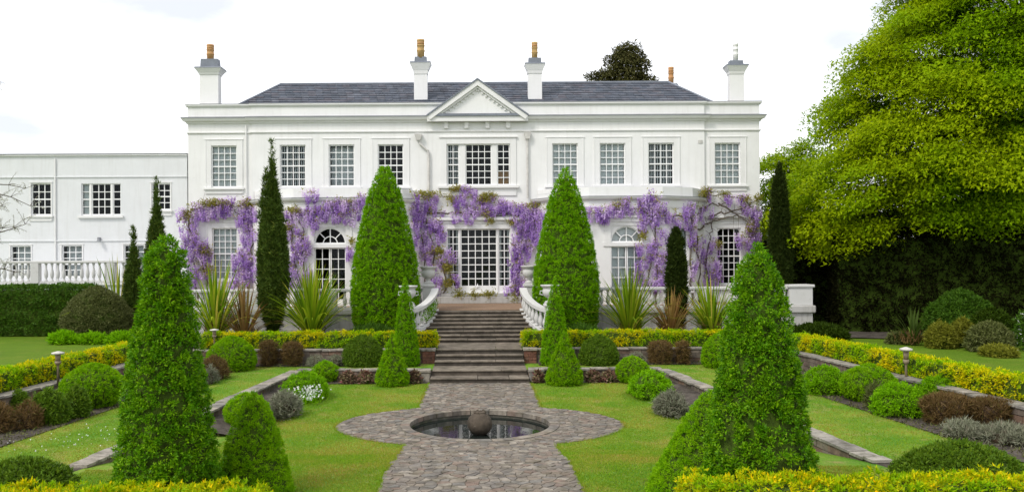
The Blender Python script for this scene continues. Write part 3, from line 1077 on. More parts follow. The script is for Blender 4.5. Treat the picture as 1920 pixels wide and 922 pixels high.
step(27.3, 0.0, 0.18, 1.66, 1.66, 0.66)
step(27.95, 0.18, 0.18, 1.61, 1.60, 1.14)
for i in range(3):
    step(29.08 + 0.36 * i, 0.36 + 0.17 * i, 0.17, 1.60 - .02 * i, 1.60 - .02 * i, 0.37 if i < 2 else 2.3)
MB().box(-1.74, 1.74, 29.835, 31.9, -.1, Z2 - .06).build('core', 'mortar', steps)
MB().box(-1.9, 1.9, 28.02, 29.6, -.1, Z1 - .01).build('core', 'mortar', steps)
MB().box(-2.62, 2.62, 30.62, 32.06, Z2 - .05, Z2 - .004).build('landing', 'landing_stone', steps)
for i in range(8):
    w = 2.52 - 0.085 * i
    step(32.0 + 0.32 * i, 0.87 + 0.135 * i, 0.135, w, w - 0.06, 0.34)
for s in (-1, 1):
    pb = MB()
    for c in range(4):
        off = 0.11 * (c % 2)
        pb.box(s * 1.84 - .22, s * 1.84 - .22 + .22 + off - .005, 29.62, 29.99, Z1 + .115 * c + .004, Z1 + .115 * (c + 1) - .006)
        pb.box(s * 1.84 + off + .005, s * 1.84 + .22, 29.62, 29.99, Z1 + .115 * c + .004, Z1 + .115 * (c + 1) - .006)
    t = thing('brick_pier', 'short red brick pier capped with stone %s of the middle steps' % ('left' if s < 0 else 'right'), 'pier', (s * 1.84, 29.8, Z1))
    # each brick on its own
    for c in range(4):
        off = 0.08 * (1 if c % 2 else -1)
        z0, z1_ = Z1 + .115 * c + .003, Z1 + .115 * (c + 1) - .008
        MB().box(s * 1.84 - .22, s * 1.84 + off - .006, 29.60, 29.99, z0, z1_).build('brick', 'brick_red', t)
        MB().box(s * 1.84 + off + .006, s * 1.84 + .22, 29.60, 29.99, z0, z1_).build('brick', 'brick_red', t)
    MB().box(s * 1.84 - .26, s * 1.84 + .26, 29.56, 30.02, Z1 + .46, Z1 + .54).build('cap', 'coping', t, bevel=.012)
    t = thing('stone_pier', 'squat pale stone block ending the low wall %s of the bottom steps' % ('left' if s < 0 else 'right'), 'pier', (s * 1.92, 27.75, 0))
    MB().box(s * 1.92 - .24, s * 1.92 + .24, 27.55, 27.84, 0, .33).build('block', 'coping', t, bevel=.02)
    MB().box(s * 1.92 - .27, s * 1.92 + .27, 27.52, 27.85, .332, .42).build('cap', 'coping', t, bevel=.015)

# ------------------------------------------------------------------ terrace, balustrades, urns
DT = 35.6
TX = 14.4
m = MB()
m.box(-TX, -1.95, DT, 40.1, Z2 - .1, ZT - .02).box(1.95, TX, DT, 40.1, Z2 - .1, ZT - .02).box(-1.949, 1.949, 34.6, 40.1, Z2 - .1, ZT - .021)
tw = thing('terrace_wall', 'long stained off white wall holding up the house terrace', 'wall', (0, DT, Z2))
m.build('wall', 'terrace_paint', tw)
m = MB()
for s in (-1, 1):
    a, b = sorted((s * 1.95, s * (TX + .06)))
    m.box(a, b, DT - .06, DT - .002, Z2, Z2 + .25)
    m.box(a, b, DT - .08, DT - .003, ZT - .2, ZT - .02)
m.build('plinth_band', 'terrace_paint', tw, bevel=.01)
struct(MB().quad((-TX, DT + .3, ZT + .004), (TX, DT + .3, ZT + .004), (TX, 40.3, ZT + .004), (-TX, 40.3, ZT + .004)).quad((-1.94, 34.75, ZT + .0045), (1.94, 34.75, ZT + .0045), (1.94, DT + .31, ZT + .0045), (-1.94, DT + .31, ZT + .0045)).build('gravel_terrace', 'gravel'))

BP = [(0, .075), (.03, .075), (.045, .05), (.08, .045), (.13, .075), (.22, .095), (.3, .085), (.4, .05), (.47, .04), (.52, .055), (.535, .04), (.56, .07), (.6, .07)]
BAL = shared(MB().lathe(0, 0, BP, 10), 'baluster', 'balustrade_paint', True)


def balustrade(label, x0, x1, d, z0, z1, piers, step_=0.27, mat='balustrade_paint', group=None):
    t = thing('balustrade', label, 'balustrade', ((x0 + x1) / 2, d, z0), group)
    hh = z1 - z0
    MB().box(x0, x1, d - .11, d + .11, z0, z0 + .12).build('base_course', mat, t, bevel=.01)
    MB().box(x0, x1, d - .14, d + .14, z1 - .13, z1).build('top_rail', mat, t, bevel=.03)
    for px_ in piers:
        MB().box(px_ - .2, px_ + .2, d - .16, d + .16, z0 + .003, z1 - .131).build('pier', mat, t, bevel=.01)
    n = int((x1 - x0) / step_)
    for i in range(n):
        x = x0 + (i + .5) * (x1 - x0) / n
        if min([abs(x - p) for p in piers] + [9]) > .3:
            piece('baluster', BAL, t, (x, d, z0 + .12), 0, (1, 1, (hh - .25) / .6))
    return t


balustrade('stained white terrace balustrade left of the steps behind the sword leaved plants', -TX + .5, -2.45, DT + .12, ZT - .018, 2.86, [-TX + 1.2, -9.8, -6.4, -3.0])
balustrade('stained white terrace balustrade right of the steps behind the sword leaved plants', 2.45, TX - .95, DT + .12, ZT - .018, 2.86, [3.0, 6.4, 9.9, 12.8])
for s in (-1, 1):
    t = thing('terrace_pier', 'big square white pier with moulded cap at the %s end of the terrace' % ('left' if s < 0 else 'right'), 'pier', (s * 13.95, DT + .2, Z2))
    c_ = s * 13.95
    MB().box(c_ - .5, c_ + .5, DT - .12, DT + .7, Z2, 1.72).build('plinth', 'terrace_paint', t, bevel=.015)
    MB().box(c_ - .6, c_ + .6, DT - .24, DT + .8, 1.72, 2.04).build('band', 'terrace_paint', t, bevel=.05)
    MB().box(c_ - .5, c_ + .5, DT - .13, DT + .7, 2.04, 2.82).build('shaft', 'balustrade_paint', t, bevel=.015)
    MB().box(c_ - .57, c_ + .57, DT - .2, DT + .77, 2.82, 2.94).build('cap', 'balustrade_paint', t, bevel=.03)

UP = [(0, .2), (.05, .2), (.07, .12), (.14, .08), (.18, .1), (.22, .18), (.3, .27), (.42, .3), (.52, .285), (.56, .26), (.6, .31), (.66, .37), (.7, .38), (.7, .33), (.62, .26)]


def urn(label, x, d, z, k, pier_top):
    t = thing('garden_urn', label, 'urn', (x, d, z))
    MB().lathe(x, d, [(z + .06 + a * k, b * k) for a, b in UP], 20).build('bowl', 'balustrade_paint', t, True)
    MB().box(x - .22 * k, x + .22 * k, d - .22 * k, d + .22 * k, z, z + .06).build('foot', 'balustrade_paint', t)
    MB().lathe(x, d, [(z + .06 + .6 * k, .0), (z + .06 + .64 * k, .29 * k)][::-1], 14, False).build('soil', 'soil', t)
    for a in (0, PI):
        m = MB()
        m.tube([(x + math.cos(a) * .28 * k, d, z + .06 + .3 * k), (x + math.cos(a) * .4 * k, d, z + .06 + .34 * k), (x + math.cos(a) * .38 * k, d, z + .06 + .46 * k), (x + math.cos(a) * .28 * k, d, z + .06 + .46 * k)], .022, 6)
        m.build('handle', 'balustrade_paint', t)
    return t


for s, nm in ((-1, 'left'), (1, 'right')):
    urn('white urn on the pier at the head of the steps, %s side' % nm, s * 2.2, DT - .05, 3.02, 1.05, 0)
    urn('smaller white urn on the foot pier of the curved %s stair rail' % nm, s * 2.76, 31.95, 2.36, 0.98, 0)
    t = thing('stair_balustrade', 'curved white stair balustrade flanking the %s side of the upper steps' % nm, 'balustrade', (s * 2.4, 33, Z2))
    K = 10
    def cv(u):
        # plan curve bowing inward, and the rail's falling line
        x = s * (2.72 - 0.86 * (1 - (1 - u) ** 1.7))
        y_ = 32.0 + 2.7 * u
        zb = 1.22 + 0.78 * (u ** 1.15)
        zt = 2.16 + 0.74 * (u ** 1.5)
        return x, y_, zb, zt
    P_ = [cv(i / K) for i in range(K + 1)]
    wallm, base, rail = MB(), MB(), MB()
    for (x0, y0, b0, t0), (x1, y1, b1, t1) in zip(P_[:-1], P_[1:]):
        wallm.hexa([(x0 - .1, y0, Z2 - .05), (x0 + .1, y0, Z2 - .05), (x1 + .1, y1, Z2 - .05), (x1 - .1, y1, Z2 - .05), (x0 - .1, y0, b0 - .1), (x0 + .1, y0, b0 - .1), (x1 + .1, y1, b1 - .1), (x1 - .1, y1, b1 - .1)])
        base.hexa([(x0 - .15, y0, b0 - .1), (x0 + .15, y0, b0 - .1), (x1 + .15, y1, b1 - .1), (x1 - .15, y1, b1 - .1), (x0 - .15, y0, b0 + .03), (x0 + .15, y0, b0 + .03), (x1 + .15, y1, b1 + .03), (x1 - .15, y1, b1 + .03)])
        rail.hexa([(x0 - .15, y0, t0 - .13), (x0 + .15, y0, t0 - .13), (x1 + .15, y1, t1 - .13), (x1 - .15, y1, t1 - .13), (x0 - .15, y0, t0), (x0 + .15, y0, t0), (x1 + .15, y1, t1), (x1 - .15, y1, t1)])
    wallm.build('string_wall', 'terrace_paint', t)
    base.build('base_course', 'balustrade_paint', t)
    rail.build('top_rail', 'balustrade_paint', t)
    for i in range(8):
        x, y_, b, tt = cv((i + .75) / 8.6)
        piece('baluster', BAL, t, (x, y_, b + .03), 0, (1.15, 1.15, (tt - b - .16) / .6))
    MB().box(s * 2.76 - .2, s * 2.76 + .2, 31.72, 32.14, Z2, 2.28).build('pier', 'balustrade_paint', t, bevel=.012)
    MB().box(s * 2.76 - .25, s * 2.76 + .25, 31.67, 32.19, 2.281, 2.36).build('pier_cap', 'balustrade_paint', t, bevel=.02)
    MB().box(s * 2.2 - .24, s * 2.2 + .24, DT - .3, DT + .22, Z2, 2.92).build('pier', 'balustrade_paint', t, bevel=.012)
    MB().box(s * 2.2 - .29, s * 2.2 + .29, DT - .35, DT + .27, 2.921, 3.02).build('pier_cap', 'balustrade_paint', t, bevel=.02)

# ------------------------------------------------------------------ the house
DH = 40.2
S = DH / F


def hx(px):
    return (px - CX) * S


def hz(py):
    return H - (py - CY) * S


def frame_at(d):
    return lambda u, w, v: (u, d + w, v)


def wall_open(mb, fn, u0, u1, v0, v1, ops, reveal=0.16):
    us = sorted({u0, u1, *[o[0] for o in ops], *[o[1] for o in ops]})
    vs = sorted({v0, v1, *[o[2] for o in ops], *[o[3] for o in ops]})
    us = [u for u in us if u0 <= u <= u1]
    vs = [v for v in vs if v0 <= v <= v1]
    for a, b in zip(us[:-1], us[1:]):
        for c, d in zip(vs[:-1], vs[1:]):
            mu, mv = (a + b) / 2, (c + d) / 2
            if any(o[0] < mu < o[1] and o[2] < mv < o[3] for o in ops):
                continue
            mb.quad(fn(a, 0, c), fn(b, 0, c), fn(b, 0, d), fn(a, 0, d))
    for (a, b, c, d) in [o[:4] for o in ops]:
        r = reveal
        mb.quad(fn(a, 0, c), fn(a, r, c), fn(a, r, d), fn(a, 0, d))
        mb.quad(fn(b, 0, c), fn(b, 0, d), fn(b, r, d), fn(b, r, c))
        mb.quad(fn(a, 0, d), fn(a, r, d), fn(b, r, d), fn(b, 0, d))
        mb.quad(fn(a, 0, c), fn(b, 0, c), fn(b, r, c), fn(a, r, c))


UNIT = MB().box(-.5, .5, -.5, .5, -.5, .5)
PANE = shared(UNIT, 'pane', 'glass')


def window(par, fn, rz, u0, u1, v0, v1, cols, rows, style, objs=True, meeting=True, arch=0.0, archi=0.28, sill=True, rail=0.08, bar=0.036, foot=0.0, chamfer=0):
    """sash window: casing, rails and glazing bars, single panes behind them, blind or dark room, architrave and sill"""
    m = MB()
    cs, w0, w1 = 0.05, 0.075, 0.15
    m.boxf(fn, u0, u0 + cs, v0, v1, w0, w1).boxf(fn, u1 - cs, u1, v0, v1, w0, w1)
    m.boxf(fn, u0 + cs, u1 - cs, v1 - cs, v1, w0, w1).boxf(fn, u0 + cs, u1 - cs, v0, v0 + rail + foot, w0, w1)
    a, b, c, d = u0 + cs, u1 - cs, v0 + rail + foot, v1 - cs
    pw, ph = (b - a) / cols, (d - c) / rows
    for i in range(1, cols):
        x = a + i * pw
        m.boxf(fn, x - bar / 2, x + bar / 2, c, d, w0 + .012, w1 - .012)
    for j in range(1, rows):
        z = c + j * ph
        k = 1.7 if (meeting and j == rows // 2) else 1
        m.boxf(fn, a, b, z - bar / 2 * k, z + bar / 2 * k, w0 + (.004 if k > 1 else .016), w1 - .016)
    win = m.build('window', 'sash_paint', par)
    if objs:
        for i in range(cols):
            for j in range(rows):
                p = fn(a + (i + .5) * pw, .118 + rng.uniform(-.002, .002), c + (j + .5) * ph)
                o = piece('pane', PANE, win, p, rz + rng.uniform(-.006, .006), (pw - bar * .7, .005, ph - bar * .7))
                o.rotation_euler[0] = rng.uniform(-.012, .012)
    else:
        q = MB()
        for i in range(cols):
            for j in range(rows):
                q.boxf(fn, a + i * pw, a + (i + 1) * pw, c + j * ph, c + (j + 1) * ph, .115, .12)
        stuff(q.build('glazing', 'glass', win))
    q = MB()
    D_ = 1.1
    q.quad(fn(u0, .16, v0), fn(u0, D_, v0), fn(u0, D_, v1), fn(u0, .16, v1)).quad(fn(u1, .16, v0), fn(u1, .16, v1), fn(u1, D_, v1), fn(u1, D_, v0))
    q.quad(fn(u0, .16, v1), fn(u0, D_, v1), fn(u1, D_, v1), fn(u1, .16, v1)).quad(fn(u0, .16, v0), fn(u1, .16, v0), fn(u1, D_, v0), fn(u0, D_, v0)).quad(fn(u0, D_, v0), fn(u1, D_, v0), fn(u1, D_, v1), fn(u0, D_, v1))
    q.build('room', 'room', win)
    if style == 'blind':
        MB().boxf(fn, a, b, c, d, .21, .22).build('blind', 'blind', win)
    elif style == 'grey':
        MB().boxf(fn, a, b, c, d, .45, .46).build('blind', 'blind', win)
    elif style == 'vertical':
        q = MB()
        x = a
        while x < b - .03:
            q.boxf(fn, x, x + .045, c, d, .21, .213)
            x += .105
        q.build('blind_slats', 'blind', win)
    elif style == 'curtains':
        k = (b - a) * .2
        MB().boxf(fn, a, a + k, c, d, .2, .24).boxf(fn, b - k, b, c, d, .2, .24).build('curtain', 'curtain', win)
    elif style == 'box':
        MB().boxf(fn, a, b, c, c + (d - c) * .33, .2, .22).build('cardboard', 'cardboard', win)
    if archi:
        k = archi
        q = MB()
        q.boxf(fn, u0 - k, u0 - .001, v0, v1 + k, -.02, .02).boxf(fn, u1 + .001, u1 + k, v0, v1 + k, -.02, .02).boxf(fn, u0 - .001, u1 + .001, v1 + .001, v1 + k, -.019, .02)
        q.boxf(fn, u0 - k - .05, u1 + k + .05, v1 + k + .001, v1 + k + .05, -.045, .02)
        q.boxf(fn, u0 - k - .02, u0 - k + .045, v0 + .001, v1 + k - .001, -.032, .02).boxf(fn, u1 + k - .045, u1 + k + .02, v0 + .001, v1 + k - .001, -.032, .02)
        q.build('architrave', 'house_trim', win, bevel=.006)
    if sill:
        k = archi + .08
        MB().boxf(fn, u0 - k, u1 + k, v0 - .1, v0 - .001, -.12, .1).boxf(fn, u0 - k + .06, u1 + k - .06, v0 - .3, v0 - .101, -.05, .02).build('sill', 'house_trim', win, bevel=.008)
    return win


house = thing('country_house', 'white stucco country house with slate roof, pediment and rows of sash windows', 'house', (0, DH, ZT))
WT, WB = hz(270), hz(349)
UPC = [(419.5, 'blind'), (550, 'vertical'), (641.5, 'grey'), (733.5, 'dark'), (1060.5, 'blind'), (1149.5, 'blind'), (1240.5, 'vertical'), (1366.5, 'blind')]
XL, XA, XB, XR = hx(352), hx(473), hx(1322), hx(1427)
PT = hz(193)
mid, ends = frame_at(DH), frame_at(DH + .12)
ops_mid, ops_l, ops_r = [], [], []
for px, st in UPC:
    o = (hx(px - 24), hx(px + 24), WB, WT)
    (ops_l if px < 473 else ops_r if px > 1322 else ops_mid).append(o)
cu = [(hx(839), hx(862)), (hx(873.5), hx(923)), (hx(933), hx(957))]
ops_mid.append((hx(838.5), hx(957.5), hz(348), WT))
GC = (hx(838), hx(957), hz(549), hz(429))
ops_mid.append(GC)
LG = (hx(396.5), hx(443.5), hz(522), hz(425))
RG = (hx(1346), hx(1391), hz(536), hz(430))
ops_l.append(LG)
ops_r.append(RG)
m = MB()
wall_open(m, mid, XA, XB, ZT - .05, PT, ops_mid)
wall_open(m, ends, XL, XA, ZT - .05, PT, ops_l)
wall_open(m, ends, XB, XR, ZT - .05, PT, ops_r)
for x, in ((XA,), (XB,)):
    m.quad((x, DH, ZT), (x, DH + .12, ZT), (x, DH + .12, PT), (x, DH, PT))
BK = DH + 12
m.quad((XL, DH + .12, ZT - .05), (XL, BK, ZT - .05), (XL, BK, PT), (XL, DH + .12, PT))
m.quad((XR, DH + .12, ZT - .05), (XR, BK, ZT - .05), (XR, BK, PT), (XR, DH + .12, PT))
m.quad((XL, BK, ZT - .05), (XR, BK, ZT - .05), (XR, BK, PT), (XL, BK, PT))
m.box(XL + .01, XR - .01, DH + .35, BK - .01, PT - .6, PT - .5)
m.box(XL + .005, XR - .005, DH + .13, DH + .5, PT - .5, PT - .005)
m.build('wall', 'house_paint', house)

for px, st in UPC:
    fn = ends if (px < 473 or px > 1322) else mid
    window(house, fn, 0, hx(px - 24), hx(px + 24), WB, WT, 4, 6, st)
# three-light window over the door
for (a, b), c, st in zip(cu, (2, 4, 2), ('vertical', 'dark', 'box')):
    window(house, mid, 0, a, b, hz(348), WT, c, 6, st, archi=0, sill=False, bar=.034)
mm = MB()
mm.boxf(mid, cu[0][1] + .001, cu[1][0] - .001, hz(348), WT, .03, .16).boxf(mid, cu[1][1] + .001, cu[2][0] - .001, hz(348), WT, .03, .16)
mm.boxf(mid, hx(838.5) - .3, hx(838.5) - .001, hz(348), WT + .3, -.04, .02).boxf(mid, hx(957.5) + .001, hx(957.5) + .3, hz(348), WT + .3, -.04, .02).boxf(mid, hx(838.5), hx(957.5), WT + .001, WT + .3, -.039, .02)
mm.boxf(mid, hx(838.5) - .36, hx(957.5) + .36, WT + .301, WT + .37, -.09, .02)
mm.boxf(mid, hx(838.5) - .42, hx(957.5) + .42, hz(348) - .13, hz(348) - .001, -.16, .1)
mm.boxf(mid, hx(838.5) - .3, hx(957.5) + .3, hz(348) - .5, hz(348) - .131, -.06, .02)
mm.build('window_surround', 'house_trim', house, bevel=.008)
# garden door: wide glazed middle with side lights
gw = [(hx(838), hx(861)), (hx(863.5), hx(932)), (hx(934.5), hx(957))]
for (a, b), c, st in zip(gw, (2, 5, 2), ('curtains', 'dark', 'curtains')):
    window(house, mid, 0, a, b, GC[2], GC[3], c, 8, st, archi=0, sill=False, meeting=False, bar=.042, foot=.28, objs=(c == 5))
mm = MB()
mm.boxf(mid, gw[0][1] + .001, gw[1][0] - .001, GC[2], GC[3], .03, .16).boxf(mid, gw[1][1] + .001, gw[2][0] - .001, GC[2], GC[3], .03, .16)
mm.boxf(mid, GC[0] - .34, GC[0] - .001, GC[2], GC[3] + .25, -.05, .02).boxf(mid, GC[1] + .001, GC[1] + .34, GC[2], GC[3] + .25, -.05, .02).boxf(mid, GC[0], GC[1], GC[3] + .001, GC[3] + .25, -.049, .02)
mm.boxf(mid, GC[0] - .45, GC[1] + .45, GC[3] + .251, GC[3] + .42, -.07, .02).boxf(mid, GC[0] - .6, GC[1] + .6, GC[3] + .421, GC[3] + .56, -.2, .02)
mm.build('door_surround', 'house_trim', house, bevel=.01)
MB().boxf(mid, GC[0] - .5, GC[1] + .5, ZT + .002, GC[2] - .15, -.35, .02).boxf(mid, GC[0] - .3, GC[1] + .3, GC[2] - .149, GC[2] - .005, -.18, .1).build('door_step', 'terrace_paint', house, bevel=.02)
# white star hung in the door
q = MB()
c_ = (hx(895), DH + .05, hz(537))
star = []
for i in range(10):
    r_, a_ = (.16 if i % 2 == 0 else .065), PI / 2 + i * PI / 5
    star.append((c_[0] + r_ * math.cos(a_), c_[2] + r_ * math.sin(a_)))
for i in range(10):
    j = (i + 1) % 10
    q.quad((star[i][0], c_[1], star[i][1]), (star[j][0], c_[1], star[j][1]), (c_[0], c_[1] - .04, c_[2]))
    q.quad((star[j][0], c_[1], star[j][1]), (star[i][0], c_[1], star[i][1]), (c_[0], c_[1] + .005, c_[2]))
st_ = thing('hanging_star', 'small white star hanging in the glazed garden door', 'decoration', (c_[0], c_[1], c_[2] - .16))
q.build('star', 'petal_white', st_)
# ground-floor sashes of the end bays
window(house, ends, 0, *LG, 4, 8, 'blind', objs=False)
window(house, ends, 0, *RG, 4, 8, 'dark', objs=False, archi=.2)
q = MB()
for s, u in ((1, RG[0]), (-1, RG[1])):
    q.quad(ends(u, .06, RG[3]), ends(u + s * .22, .06, RG[3]), ends(u, .06, RG[3] - .22))
q.build('window_corner', 'house_trim', house)
MB().boxf(ends, LG[0] - .6, LG[1] + .6, LG[3] + .5, LG[3] + .62, -.2, .02).boxf(ends, RG[0] - .6, RG[1] + .6, RG[3] + .5, RG[3] + .62, -.2, .02).build('window_hood', 'house_trim', house, bevel=.01)

# cornice, string course, parapet coping (returned along both sides)
RET = [(XL, BK, -1, 0), (XL, DH + .12, -1, -1), (XA, DH + .12, 0, -1)]


def course(name, mat, prof, sides=True):
    """sweep a moulding along the front, stepping out with the middle of the house"""
    mb = MB()
    mb.extrude(prof, [(XL, BK, -1, 0), (XL, DH + .12, -1, -1), (XA, DH + .12, -1, -1), (XA, DH, -1, -1), (XB, DH, 1, -1), (XB, DH + .12, 1, -1), (XR, DH + .12, 1, -1), (XR, BK, 1, 0)])
    return mb.build(name, mat, house)


z0 = hz(229)
course('cornice', 'house_trim', [(-.02, z0), (.06, z0), (.08, z0 + .08), (.2, z0 + .12), (.24, z0 + .2), (.26, z0 + .24), (-.02, z0 + .26)])
course('cornice_flashing', 'gutter_lead', [(-.02, z0 + .262), (.275, z0 + .245), (.275, z0 + .29), (-.02, z0 + .36)])
z1 = hz(248)
course('string_course', 'house_trim', [(-.02, z1), (.03, z1), (.06, z1 + .04), (.06, z1 + .08), (-.02, z1 + .1)])
course('parapet_coping', 'house_trim', [(-.1, PT - .13), (.04, PT - .13), (.1, PT - .06), (.1, PT), (-.1, PT + .02)])
course('parapet_flashing', 'gutter_lead', [(-.12, PT + .021), (.11, PT + .004), (.11, PT + .03), (-.12, PT + .06)])
course('plinth', 'house_paint', [(-.02, ZT - .05), (.05, ZT - .05), (.05, ZT + .35), (-.02, ZT + .4)])

# pediment
pl, pr, ay, by = hx(803), hx(991), hz(152), hz(219)
pc = (pl + pr) / 2
fr = DH - .32
ped = MB().hexa([(pl + .2, fr + .12, by), (pr - .2, fr + .12, by), (pr - .2, DH + 3, by), (pl + .2, DH + 3, by), (pc - .01, fr + .12, ay - .2), (pc + .01, fr + .12, ay - .2), (pc + .01, DH + 3, ay - .2), (pc - .01, DH + 3, ay - .2)]).build('pediment', 'house_paint', house)
for s, xe in ((-1, pl), (1, pr)):
    ex, ez = xe - pc, by - ay
    ln = math.hypot(ex, ez)
    nx_, nz_ = -ez / ln * (1 if ex < 0 else 1), ex / ln
    nx_, nz_ = (ez / ln * -s * -1, abs(ex) / ln)
    nrm = Vector((s * abs(ez) / ln, abs(ex) / ln))

    def rake(mb, a, b, f0, f1):
        A, B = Vector((xe, by)), Vector((pc, ay))
        p = [A + nrm * a, A + nrm * b, B + nrm * b, B + nrm * a]
        # meet on the centre line
        p[2].x = p[3].x = pc
        p[2].y = ay + b / (abs(ex) / ln)
        p[3].y = ay + a / (abs(ex) / ln)
        mb.hexa([(p[0].x, f0, p[0].y), (p[3].x, f0, p[3].y), (p[3].x, f1, p[3].y), (p[0].x, f1, p[0].y), (p[1].x, f0, p[1].y), (p[2].x, f0, p[2].y), (p[2].x, f1, p[2].y), (p[1].x, f1, p[1].y)])
        return mb
    rake(MB(), -.24, -.02, fr - .08, DH + .2).build('raking_cornice', 'house_trim', ped)
    rake(MB(), -.34, -.241, fr + .02, DH + .2).build('raking_mould', 'house_trim', ped)
    rake(MB(), -.019, .05, fr - .12, DH + 3).build('raking_lead', 'lead', ped)
    for i in range(13):
        f = (i + .7) / 13.2
        c = Vector((xe + (pc - xe) * f, by + (ay - by) * f)) - nrm * .42
        if c.y > by + .1:
            MB().box(c.x - .04, c.x + .04, fr + .06, fr + .13, c.y - .02, c.y + .07).build('dentil', 'house_trim', ped)
MB().box(pl + .15, pr - .15, fr - .06, DH + .1, by - .02, by + .1).build('pediment_ledge', 'lead', ped)
MB().box(pl, pr, fr, DH + .1, z0 + .0, by - .021).build('pediment_bed', 'house_trim', ped)
for k in (838, 876, 915, 954):
    MB().box(hx(k) - .1, hx(k) + .1, DH - .14, DH + .02, hz(241), z0 - .001).build('bracket', 'house_trim', ped, bevel=.01)

# slate roof
RD, RZ = 45.5, H + (CY - 157) * 45.5 / F
rx0, rx1 = (528 - CX) * RD / F, (1255 - CX) * RD / F
ex0, ex1, ED, EZ = -13.1, 12.9, 40.95, PT - .45
roof = MB()
roof.quad((ex0, ED, EZ), (ex1, ED, EZ), (rx1, RD, RZ), (rx0, RD, RZ)).quad((ex0, ED, EZ), (rx0, RD, RZ), (rx0, RD + 2, RZ), (ex0, BK - .5, EZ)).quad((ex1, ED, EZ), (ex1, BK - .5, EZ), (rx1, RD + 2, RZ), (rx1, RD, RZ))
roof.quad((rx0, RD, RZ), (rx1, RD, RZ), (rx1, RD + 2, RZ), (rx0, RD + 2, RZ)).quad((ex0, BK - .5, EZ), (rx0, RD + 2, RZ), (rx1, RD + 2, RZ), (ex1, BK - .5, EZ))
roof = roof.build('roof', 'slate', house)
sm = MB()
rows_ = 17
sv = Vector((0, RD - ED, RZ - EZ))
nv = Vector((0, -(RZ - EZ), RD - ED)).normalized()
for j in range(rows_):
    f0, f1 = j / rows_, min((j + 1.25) / rows_, 1)
    a = ex0 + (rx0 - ex0) * f0
    b = ex1 + (rx1 - ex1) * f0
    a2, b2 = ex0 + (rx0 - ex0) * f1, ex1 + (rx1 - ex1) * f1
    x = a + (.2 if j % 2 else 0)
    while x < b:
        w = .4 + random.uniform(-.02, .02)
        x1 = min(x + w - .012, b)
        lo, hi = Vector((0, ED, EZ)) + sv * f0, Vector((0, ED, EZ)) + sv * f1
        u = nv * (.04 + random.uniform(0, .014))
        v_ = nv * .008
        xa, xb = max(x, a2), min(x1, b2)
        if xb > xa:
            sm.hexa([(x, *(lo + nv * .01)[1:]), (x1, *(lo + nv * .01)[1:]), (xb, *hi[1:]), (xa, *hi[1:]), (x, *(lo + u)[1:]), (x1, *(lo + u)[1:]), (xb, *(hi + v_)[1:]), (xa, *(hi + v_)[1:])])
        x += w
stuff(sm.build('slates', 'slate', roof))
MB().tube([(rx0, RD, RZ + .03), (rx1, RD, RZ + .03)], .07, 8).tube([(ex0, ED, EZ + .03), (rx0, RD, RZ + .03)], .06, 8).tube([(ex1, ED, EZ + .03), (rx1, RD, RZ + .03)], .06, 8).build('ridge', 'lead', roof)


def chimney(label, pxl, pxr, d, y_cap0, y_cap1, y_blk, y_pot, y_base, capw, potw, potm, blk=1.0):
    k = d / F
    x = ((pxl + pxr) / 2 - CX) * k
    hwid = (pxr - pxl) / 2 * k
    off = ROLL * ((pxl + pxr) / 2 - CX)
    zz = lambda py: H - (py + off - CY) * k
    c = MB().box(x - hwid, x + hwid, d, d + 1.1 * hwid, zz(y_base) - .6, zz(y_cap0)).build('chimney', 'house_trim', house)
    c['label'] = label
    cw = capw / 2 * k
    cy_ = d + hwid * .55
    hc = zz(y_cap1) - zz(y_cap0)
    MB().frustum(x, cy_, zz(y_cap0) + .001, zz(y_cap0) + hc * .35, hwid * 1.06, hwid * .62, hwid * 1.12, hwid * .7).frustum(x, cy_, zz(y_cap0) + hc * .351, zz(y_cap1), hwid * 1.14, hwid * .72, cw, cw - hwid * .45).build('cap', 'house_trim', c)
    MB().frustum(x, cy_, zz(y_cap1) + .001, zz(y_cap1) + .07, cw * 1.02, cw * 1.02 - hwid * .45, cw * .98, cw * .98 - hwid * .45).frustum(x, cy_, zz(y_cap1) + .071, zz(y_blk), hwid * .95 * blk, hwid * .5, hwid * .9 * blk, hwid * .46).build('lead_block', 'lead', c)
    p = potw / 2 * k
    zb, zt = zz(y_blk), zz(y_pot)
    hp = zt - zb
    pf = [(zb - .05, p * .95), (zb + hp * .3, p), (zb + hp * .33, p * 1.12), (zb + hp * .38, p * 1.12), (zb + hp * .42, p), (zb + hp * .6, p * .97), (zb + hp * .62, p * 1.1), (zb + hp * .68, p * 1.1), (zb + hp * .7, p * .93), (zb + hp * .85, p * .9), (zb + hp * .88, p * 1.06), (zt, p * 1.04), (zt, p * .7), (zt - .25, p * .6)]
    MB().lathe(x, cy_, pf, 16).build('chimney_pot', potm, c, True)
    if potm != 'house_trim':
        MB().lathe(x, cy_, [(zt - hp * .3, p * 1.0), (zt - hp * .2, p * 1.04), (zt + .004, p * .85)], 16).build('pot_rim', 'terracotta', c, True)


chimney('chimney with one orange pot at the left end', 376, 411, 41.4, 140, 129, 110, 82, 192, 50, 13, 'terracotta')
chimney('chimney left of the pediment', 778, 803, 43.0, 139, 119, 106, 73, 178, 39, 14, 'buff_pot')
chimney('chimney right of the pediment', 992, 1018, 43.0, 138, 121, 108, 78, 173, 38, 11, 'buff_pot')
chimney('chimney with a white pot at the right end', 1370, 1397, 41.4, 139, 124, 113, 80, 188, 41, 10, 'house_trim')
chimney('small chimney behind the ridge', 1250, 1273, 49.0, 163, 160, 156, 125, 168, 24, 10, 'terracotta')

